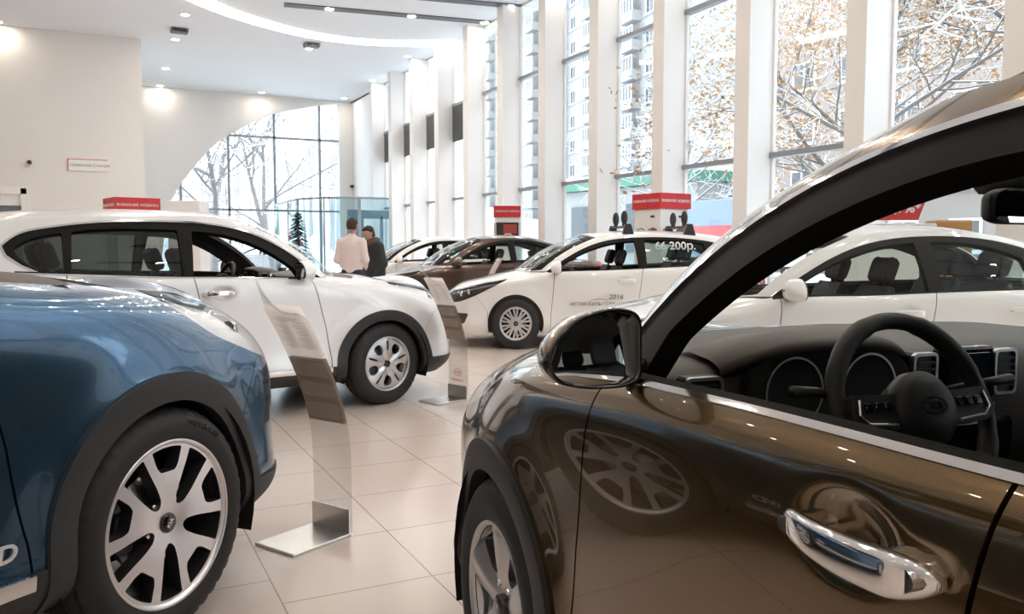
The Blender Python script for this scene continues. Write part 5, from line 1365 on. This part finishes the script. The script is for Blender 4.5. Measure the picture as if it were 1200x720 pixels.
def hand(J,B,w,d,s,fl=.075):
    """palm and five fingers hanging from wrist w, direction d"""
    d=Vector(d).normalized(); side=Vector((0,1,0))*s if abs(d.y)<.7 else Vector((1,0,0)); fw=d.cross(side).normalized(); side=fw.cross(d)
    w=Vector(w); J['palm']=(tuple(w+d*.05),(.030,.016)); B.append(('wr','palm'))
    for i,(off,L) in enumerate(((-.028,.068),(-.009,.078),(.010,.074),(.028,.058))):
        k=w+d*.085+fw*off
        J['f%da'%i]=(tuple(k),.0105); J['f%db'%i]=(tuple(k+d*L*.55+side*.006),.009); J['f%dc'%i]=(tuple(k+d*L*.92+side*.02),.0075)
        B+= [('palm','f%da'%i),('f%da'%i,'f%db'%i),('f%db'%i,'f%dc'%i)]
    k=w+d*.03-fw*.03; J['ta']=(tuple(k),.012); J['tb']=(tuple(k+d*.035-fw*.02+side*.01),.010); J['tc']=(tuple(k+d*.06-fw*.022+side*.02),.008)
    B+=[('palm','ta'),('ta','tb'),('tb','tc')]
def head(e,c,tilt,hairm,long_=0,face=True,turn=0.):
    """head looking along +x; c = centre"""
    M_=Matrix.Translation(c)@Matrix.Rotation(turn,4,'Z')@Matrix.Rotation(tilt,4,'Y')
    mb=MB(); mb.smooth=True; R=[]
    pr=[(-.118,.028,.0,.034),(-.105,.050,.018,.050),(-.075,.068,.012,.060),(-.04,.080,.006,.068),(0,.092,.0,.073),(.04,.096,-.002,.075),(.075,.086,-.006,.068),(.10,.062,-.008,.050),(.115,.028,-.01,.022)]
    for z,rx,ox,ry in pr:
        ring=[]
        for k in range(28):
            a=2*PI*k/28; x=rx*math.cos(a)+ox; y=ry*math.sin(a)
            if x>.05:                                      # face: nose, brow and eye hollows, mouth
                x+=.022*math.exp(-((y/.014)**2))*math.exp(-((z+.022)/.022)**2)-.008*math.exp(-((abs(y)-.03)/.014)**2)*math.exp(-((z-.004)/.014)**2)+.004*math.exp(-(y/.024)**2)*math.exp(-((z+.062)/.01)**2)
            ring.append(M_@Vector((x,y,z)))
        R.append(ring)
    mb.rings(R)
    for s in (1,-1):
        mb.tube([M_@Vector((-.012,s*.070,.014)),M_@Vector((-.020,s*.084,.018)),M_@Vector((-.016,s*.082,-.012)),M_@Vector((-.006,s*.072,-.022))],[.010,.012,.011,.007],8)
    mb.tube([M_@Vector((-.01,0,-.09)),Vector(c)+Vector((-.025,0,-.20))],[.050,.056],16)
    h=mb.build('head',MATS['skin'],e)
    if face:
        mb=MB(); mb.smooth=True
        for s in (1,-1): mb.lathe([(.0001,.006),(.008,.004),(.011,0)],10,'x',(0,0,0)); mb.v[-30:]=[tuple(M_@Vector((v[0]+.083,v[1]+s*.030,v[2]+.004))) for v in mb.v[-30:]]
        mb.build('eye',MATS['hair_black'],h)
        mb=MB(); mb.tube([M_@Vector((.082,-.022,-.064)),M_@Vector((.089,0,-.062)),M_@Vector((.082,.022,-.064))],.005,6); mb.build('mouth',mat('lips',(.40,.16,.14),.5),h)
    mb=MB(); mb.smooth=True; R=[]
    for z,rx,ox,ry in ((-.055-long_,.060,-.035,.066),(-.03,.086,-.018,.076),(.01,.100,-.010,.082),(.045,.108,-.004,.086),(.08,.098,-.006,.080),(.105,.072,-.008,.060),(.126,.030,-.01,.026)):
        ring=[]
        for k in range(28):
            a=2*PI*k/28; x=rx*math.cos(a)+ox; y=ry*math.sin(a)
            lim=.045 if z>.06 else (-.012 if z<.03 else .02)
            if z<.08 and x>lim: x=lim+(x-lim)*.0
            ring.append(M_@Vector((x,y,z)))
        R.append(ring)
    mb.rings(R); mb.build('hair',hairm,e)
def person_man(loc,ang):
    e=empty('person',loc,ang); tag(e,'person in a pale pink shirt and dark trousers seen from behind','person','two people talking')
    pc=[((0,0,.93),(0,0,1.12),.160,.158,.72),((0,0,1.12),(-.012,0,1.34),.158,.178,.70),((-.015,-.14,1.415),(-.015,.14,1.415),.060,.060),((-.012,0,1.42),(.0,0,1.51),.062,.056)]
    for s in (1,-1): pc+=[((-.015,s*.175,1.405),(-.035,s*.232,1.14),.066,.052),((-.035,s*.232,1.14),(.185,s*.15,1.03),.050,.038)]
    flesh('shirt',pc,.016,.014,MATS['shirt_pink'],e,zmin=.93)
    pc=[((0,-.065,.93),(0,.065,.93),.112,.112)]
    for s in (1,-1): pc+=[((0,s*.088,.88),(.012,s*.095,.50),.090,.064),((.012,s*.095,.50),(-.012,s*.10,.07),.062,.054)]
    flesh('trousers',pc,.014,.014,MATS['trousers_navy'],e,zmin=.06,zmax=1.0)
    for s in (1,-1):
        mb=MB(); mb.smooth=True; mb.rings([[(x+.0,s*.105+w*math.cos(a),max(0.,.045+h*math.sin(a))) for a in np.linspace(0,2*PI,14,endpoint=False)] for x,w,h in ((-.09,.03,.045),(-.06,.042,.06),(.03,.045,.055),(.12,.045,.035),(.17,.028,.025))]); mb.build('shoe',MATS['shoe_black'],e)
        J={'wr':((.20,s*.15,1.02),.028)};B=[]; hand(J,B,(.20,s*.15,1.02),(.85,-s*.35,-.1),s); skin_mesh('hand',J,B,MATS['skin'],e,1)
    head(e,(.02,0,1.665),0.,MATS['hair_brown'])
    mb=MB(); mb.smooth=True; mb.lathe([(.072,1.485),(.066,1.52),(.064,1.535)],20,'z',(0,0,0)); mb.build('collar',MATS['shirt_pink'],e)
    return e
def person_coat(loc,ang):
    e=empty('person',loc,ang); tag(e,'person in a black winter coat with brown fur collar, head bowed','person','two people talking')
    pc=[((0,0,.60),(0,0,1.04),.215,.188,.82),((0,0,1.04),(.03,0,1.27),.188,.192,.76),((.035,-.14,1.355),(.035,.14,1.355),.070,.070),((.04,0,1.36),(.07,0,1.43),.085,.075)]
    for s in (1,-1): pc+=[((.03,s*.175,1.345),(.0,s*.245,1.07),.080,.068),((.0,s*.245,1.07),(.10,s*.205,.86),.066,.054)]
    flesh('coat',pc,.018,.015,MATS['coat_black'],e,zmin=.60)
    pc=[]
    for s in (1,-1): pc+=[((0,s*.085,.72),(.012,s*.092,.46),.088,.062),((.012,s*.092,.46),(-.012,s*.098,.07),.060,.052)]
    flesh('trousers',pc,.014,.014,MATS['trousers_navy'],e,zmin=.06)
    for s in (1,-1):
        mb=MB(); mb.smooth=True; mb.rings([[(x,s*.10+w*math.cos(a),max(0.,.045+h*math.sin(a))) for a in np.linspace(0,2*PI,14,endpoint=False)] for x,w,h in ((-.09,.03,.06),(-.06,.042,.075),(.03,.045,.06),(.11,.043,.035),(.155,.028,.025))]); mb.build('shoe',MATS['shoe_black'],e)
        J={'wr':((.10,s*.20,.86),.028)};B=[]; hand(J,B,(.10,s*.20,.86),(.35,-s*.2,-.9),s); skin_mesh('hand',J,B,MATS['skin'],e,1)
    head(e,(.115,0,1.56),.42,MATS['hair_black'],.02)
    mb=MB(); mb.smooth=True; mb.tube([(.075+.105*math.cos(a),.115*math.sin(a),1.43+.03*math.cos(a+PI)) for a in np.linspace(0,2*PI,22,endpoint=False)],.045,10,closed=True); mb.build('fur_collar',MATS['fur_brown'],e)
    return e
pm=room((413-600)/F_*13.0,13.0); person_man(pm,math.radians(80)-AZ)
pw=room((439.5-600)/F_*13.75,13.75); person_coat(pw,math.radians(222)-AZ)
# ---------------------------------------------------------------- outside: snow, trees, flats
mb=MB(); mb.box((XF+.3+60,(30),-.12),(120,200,.14)); mb.build('snow_ground',MATS['snow'])['kind']='structure'
mb=MB(); mb.box((-30+XF+.3,YB+.4+40,-.12),(60,80,.14)); mb.build('snow_ground',MATS['snow'])['kind']='structure'
def tree(loc,h,seed,label,leaf=0,cat='tree',spread=1.):
    rnd=random.Random(seed); e=empty('winter_tree',(loc[0],loc[1],-.05)); tag(e,label,cat,'trees outside the glass')
    br=MB(); sn=MB(); lv=MB(); tips=[]
    def grow(p,d,L,r,depth):
        n=4; pts=[p];rr=[r];q=p.copy();dd=d.copy()
        for i in range(n):
            dd=(dd+Vector((rnd.uniform(-.16,.16),rnd.uniform(-.16,.16),rnd.uniform(-.02,.13)))).normalized(); q=q+dd*L/n; pts.append(q.copy()); rr.append(r*(1-.55*(i+1)/n))
        br.tube(pts,rr,6 if depth<2 else 4,caps=False)
        if depth>=1:
            up=Vector((0,0,1)); k=1-abs(dd.z)*.75
            sn.tube([a+up*b*.75 for a,b in zip(pts,rr)],[max(.016,b*.85)*max(.4,k) for b in rr],4,caps=False)
        if depth>=4: tips.append((q.copy(),dd)); return
        nb=(7,5,4,4)[depth]
        for i in range(nb):
            t=rnd.uniform(.30 if depth==0 else .2,1.); j=min(n-1,int(t*n)); b=pts[j]+(pts[j+1]-pts[j])*(t*n-j)
            a=rnd.uniform(0,6.28); ax=dd.orthogonal().normalized(); ax.rotate(Matrix.Rotation(a,3,dd)); nd=(dd*rnd.uniform(.45,.9)+ax*rnd.uniform(.6,1.)*spread).normalized(); nd.z=nd.z*.8+.12
            grow(b,nd.normalized(),L*rnd.uniform(.48,.68),rr[j]*.55,depth+1)
            if leaf and depth>=2: tips.append((b+nd*L*.3,nd))
    grow(Vector((0,0,0)),Vector((rnd.uniform(-.06,.06),rnd.uniform(-.06,.06),1)),h*.62,h*.0125,0)
    br.build('branches',MATS['bark'],e,fix=False); sn.build('snow_cover',MATS['snow'],e,fix=False)
    if leaf:
        for p,d in tips:
            for _ in range(leaf*4):
                c=p+Vector((rnd.gauss(0,.30),rnd.gauss(0,.30),rnd.gauss(-.05,.28))); a=Vector((rnd.uniform(-1,1),rnd.uniform(-1,1),rnd.uniform(-1,.2))).normalized(); b=a.orthogonal().normalized(); s=rnd.uniform(.04,.075)
                lv.add([c-a*s,c+b*s*.55,c+a*s,c-b*s*.55],[(0,1,2,3)])
        lv.build('leaves',MATS['leaf_ochre'],e,fix=False)
TR=[((14.0,12.2),9.5,1,'tree with ochre leaves and snow outside, in the bay left of the widest piers',2),((15.5,9.0),11,2,'tall ochre-leaved tree outside, in the bay above the brown SUV roof',2),((13.0,6.2),10,3,'bare snowy tree outside, in the last bay at the right of the photo',0),
    ((19.5,17.),10,4,'ochre-leaved tree outside, behind the narrow bays in the middle',1),((25,33),11,5,'bare snowy tree outside, close to the flats seen between the middle piers',0),((18,2),10,6,'bare snowy tree outside, seen through the windscreen of the brown SUV',0),
    ((4.6,39),12,7,'large bare snowy tree outside, in the middle of the arched window',0),((7.6,41),11,8,'bare snowy tree outside, at the right of the arched window',0),((2.2,41),10,9,'bare snowy tree outside, at the left of the arched window',0),((5.8,50),14,10,'distant bare snowy tree outside, between the nearer trees of the arched window',0),((1.0,52),13,12,'distant bare snowy tree outside, at the far left of the arched window',0),((9.5,54),14,13,'distant bare snowy tree outside, at the far right of the arched window',0)]
for loc,h,sd,lab,lf in TR: tree(loc,h,sd,lab,lf)
# wooded slope far behind the arched window
mb=MB(); rnd=random.Random(9)
for i in range(120):
    x=rnd.uniform(-12,26); y=rnd.uniform(62,80); hh=rnd.uniform(9,15); z0=(y-60)*.12
    mb.tube([(x,y,z0-.5),(x+rnd.uniform(-.4,.4),y,z0+hh*.5),(x+rnd.uniform(-.8,.8),y,z0+hh)],[.12,.08,.03],4,caps=False)
    for j in range(9):
        t=rnd.uniform(.35,.95); b=Vector((x,y,z0+hh*t)); d=Vector((rnd.uniform(-1,1),rnd.uniform(-.4,.4),rnd.uniform(.2,.9)))*rnd.uniform(1.,2.2); mb.tube([b,b+d*.6,b+d],[.05,.035,.012],3,caps=False)
o=mb.build('woods',mat('far_wood',(.42,.40,.40),.9),fix=False); tag(o,'thick bare winter woods on the slope far outside the arched window','woods',kind='stuff')
mb=MB(); mb.prism([(58,-.05),(85,3.4),(120,8),(120,-.3)],-40,60,'x'); o=mb.build('snow_slope',MATS['snow']); o['kind']='structure'
# blocks of flats
mat('flat_wall',(.30,.255,.235),.85,var=.06,vscale=.4); mat('flat_wall_pale',(.34,.34,.345),.85,var=.05,vscale=.4); mat('flat_pane',(.10,.115,.13),.15); mat('flat_frame',(.80,.80,.80),.6)
def flats(loc,ang,L,floors,wm,label,balc):
    e=empty('apartment_building',loc,ang); tag(e,label,'building','blocks of flats outside'); H=floors*2.9+1.2
    mb=MB(); mb.box((0,6,H/2),(L,12,H)); 
    for k in range(floors): mb.box((0,-.03,1.0+k*2.9),(L,.10,.10))
    mb.build('wall',wm,e); mb=MB(); mb.box((0,6,H+.1),(L+.6,12.6,.25)); mb.build('roof',MATS['snow'],e)
    wm_=None; n=int(L/3.1); first=None
    for k in range(floors):
        for i in range(n):
            x=-L/2+1.9+i*3.1; z=1.9+k*2.9
            if balc and i%3==1:
                if 'b' not in BALC:
                    mb=MB(); mb.box((0,-.55,-.55),(2.7,1.1,1.0)); b=mb.build('balcony',MATS['flat_wall_pale'],e); BALC['b']=b
                    mb=MB(); mb.box((0,-1.0,.62),(2.6,.08,1.3)); BALC['p']=mb.build('balcony_glass',MATS['flat_pane'],b)
                    mb=MB()
                    for q in (-1.3,-.65,0,.65,1.3): mb.box((q,-1.06,.62),(.09,.08,1.35))
                    mb.box((0,-1.06,1.3),(2.7,.1,.12)); BALC['f']=mb.build('balcony_frame',MATS['flat_frame'],b)
                    b.location=(x,0,z)
                else:
                    b=BALC['b'].copy(); C.objects.link(b); b.parent=e; b.location=(x,0,z)
                    for q in ('p','f'): c=BALC[q].copy(); C.objects.link(c); c.parent=b
                continue
            if first is None:
                mb=MB(); mb.box((0,-.04,0),(1.55,.1,1.55)); mb.cur=1; mb.box((0,-.10,-.80),(1.75,.24,.08)); first=mb.build('window',[MATS['flat_frame'],MATS['snow']],e)
                mb=MB(); mb.box((-.36,-.085,0),(.60,.03,1.3)); mb.box((.36,-.085,0),(.60,.03,1.3)); fp=mb.build('pane',MATS['flat_pane'],first); first.location=(x,0,z)
            else:
                w=first.copy(); C.objects.link(w); w.parent=e; w.location=(x,0,z); c=fp.copy(); C.objects.link(c); c.parent=w
BALC={}
flats((36,10,0),-PI/2+.06,58,8,MATS['flat_wall'],'beige block of flats outside, behind the snowy trees at the right',False)
flats((52,92,0),-PI/2-.12,62,12,MATS['flat_wall_pale'],'pale grey block of flats with glazed balconies outside, between the middle piers',True)
e=empty('kiosk',(31,46,0),-PI/2+.1); e.scale=(1.5,1.5,1.75); tag(e,'low shop kiosk with a green and white roof edge outside in the snow','kiosk')
mb=MB(); mb.box((0,2,1.5),(9,4,3.0)); mb.build('wall',MATS['flat_wall_pale'],e); mb=MB(); mb.box((0,2,3.2),(9.6,4.8,.35)); r=mb.build('roof_edge',mat('kiosk_green',(.06,.22,.15),.5),e); mb=MB(); mb.box((0,2,3.45),(9.6,4.8,.18)); mb.build('roof_snow',MATS['snow'],r)
for x in (-3,-1,1,3): mb=MB(); mb.box((x,-.03,1.5),(1.5,.08,1.8)); mb.build('window',MATS['flat_pane'],e)
# delivery lorry with red band
e=empty('lorry',(27.,32.,0),-PI/2+.15); tag(e,'lorry with a blue-grey and red side parked outside by the ochre-leaved tree','lorry')
mb=MB(); mb.box((0,0,2.3),(5.2,2.2,2.6),bev=.04); mb.cur=1; mb.box((0,-1.12,2.0),(4.6,.03,.75)); mb.box((0,1.12,2.0),(4.6,.03,.75)); mb.build('cargo_box',[mat('lorry_blue',(.20,.26,.36),.5),MATS['paint_red']],e)
mb=MB(); mb.prism([(2.7,.5),(4.3,.5),(4.4,1.2),(4.1,1.5),(3.8,2.4),(2.7,2.4)],-1.,1.,'y'); mb.cur=1; mb.box((3.4,-1.01,1.9),(.8,.03,.6)); mb.box((3.4,1.01,1.9),(.8,.03,.6)); mb.build('cab',[MATS['white_plastic'],MATS['flat_pane']],e)
for x in (-1.6,3.5):
    for y in (-.95,.95): mb=MB(); mb.smooth=True; mb.lathe([(.0001,-.14),(.30,-.14),(.44,-.12),(.44,.12),(.30,.14),(.0001,.14)],24,'y',(x,y,.44)); mb.build('wheel',MATS['rubber'],e)
mb=MB(); mb.box((.9,0,.75),(6.6,.9,.25)); mb.build('chassis',MATS['void'],e)
# ---------------------------------------------------------------- daylight and exposure
w=bpy.data.worlds.new('daylight'); bpy.context.scene.world=w; w.use_nodes=True
bg=w.node_tree.nodes['Background']; bg.inputs[0].default_value=(.87,.94,1.,1); bg.inputs[1].default_value=WORLD
# window light sampling: portals over the glazed front and the arch
def portal(c,sx,sy,rot):
    l=bpy.data.lights.new('window_portal','AREA'); l.shape='RECTANGLE'; l.size=sx; l.size_y=sy; l.cycles.is_portal=True
    o=bpy.data.objects.new('window_portal',l); C.objects.link(o); o.location=c; o.rotation_euler=rot
portal((XF+.25,(ycol(-6)+ycol(12))/2,ZC/2),ZC,ycol(12)-ycol(-6),(0,PI/2,0))
portal(((a0[0]+xr)/2,YB+.4,ZC/2),xr-a0[0],ZC,(-PI/2,0,0))
sc=bpy.context.scene
sc.view_settings.view_transform='Standard'; sc.view_settings.look='None'; sc.view_settings.gamma=1; sc.view_settings.use_curve_mapping=False; sc.view_settings.exposure=EXPO
cy=sc.cycles; cy.max_bounces=10; cy.diffuse_bounces=5; cy.glossy_bounces=5; cy.transparent_max_bounces=32; cy.transmission_bounces=6; cy.caustics_reflective=False; cy.caustics_refractive=False; cy.sample_clamp_indirect=6; cy.blur_glossy=.5
try:
    cy.use_denoising=True; cy.denoiser='OPENIMAGEDENOISE'
except Exception: pass
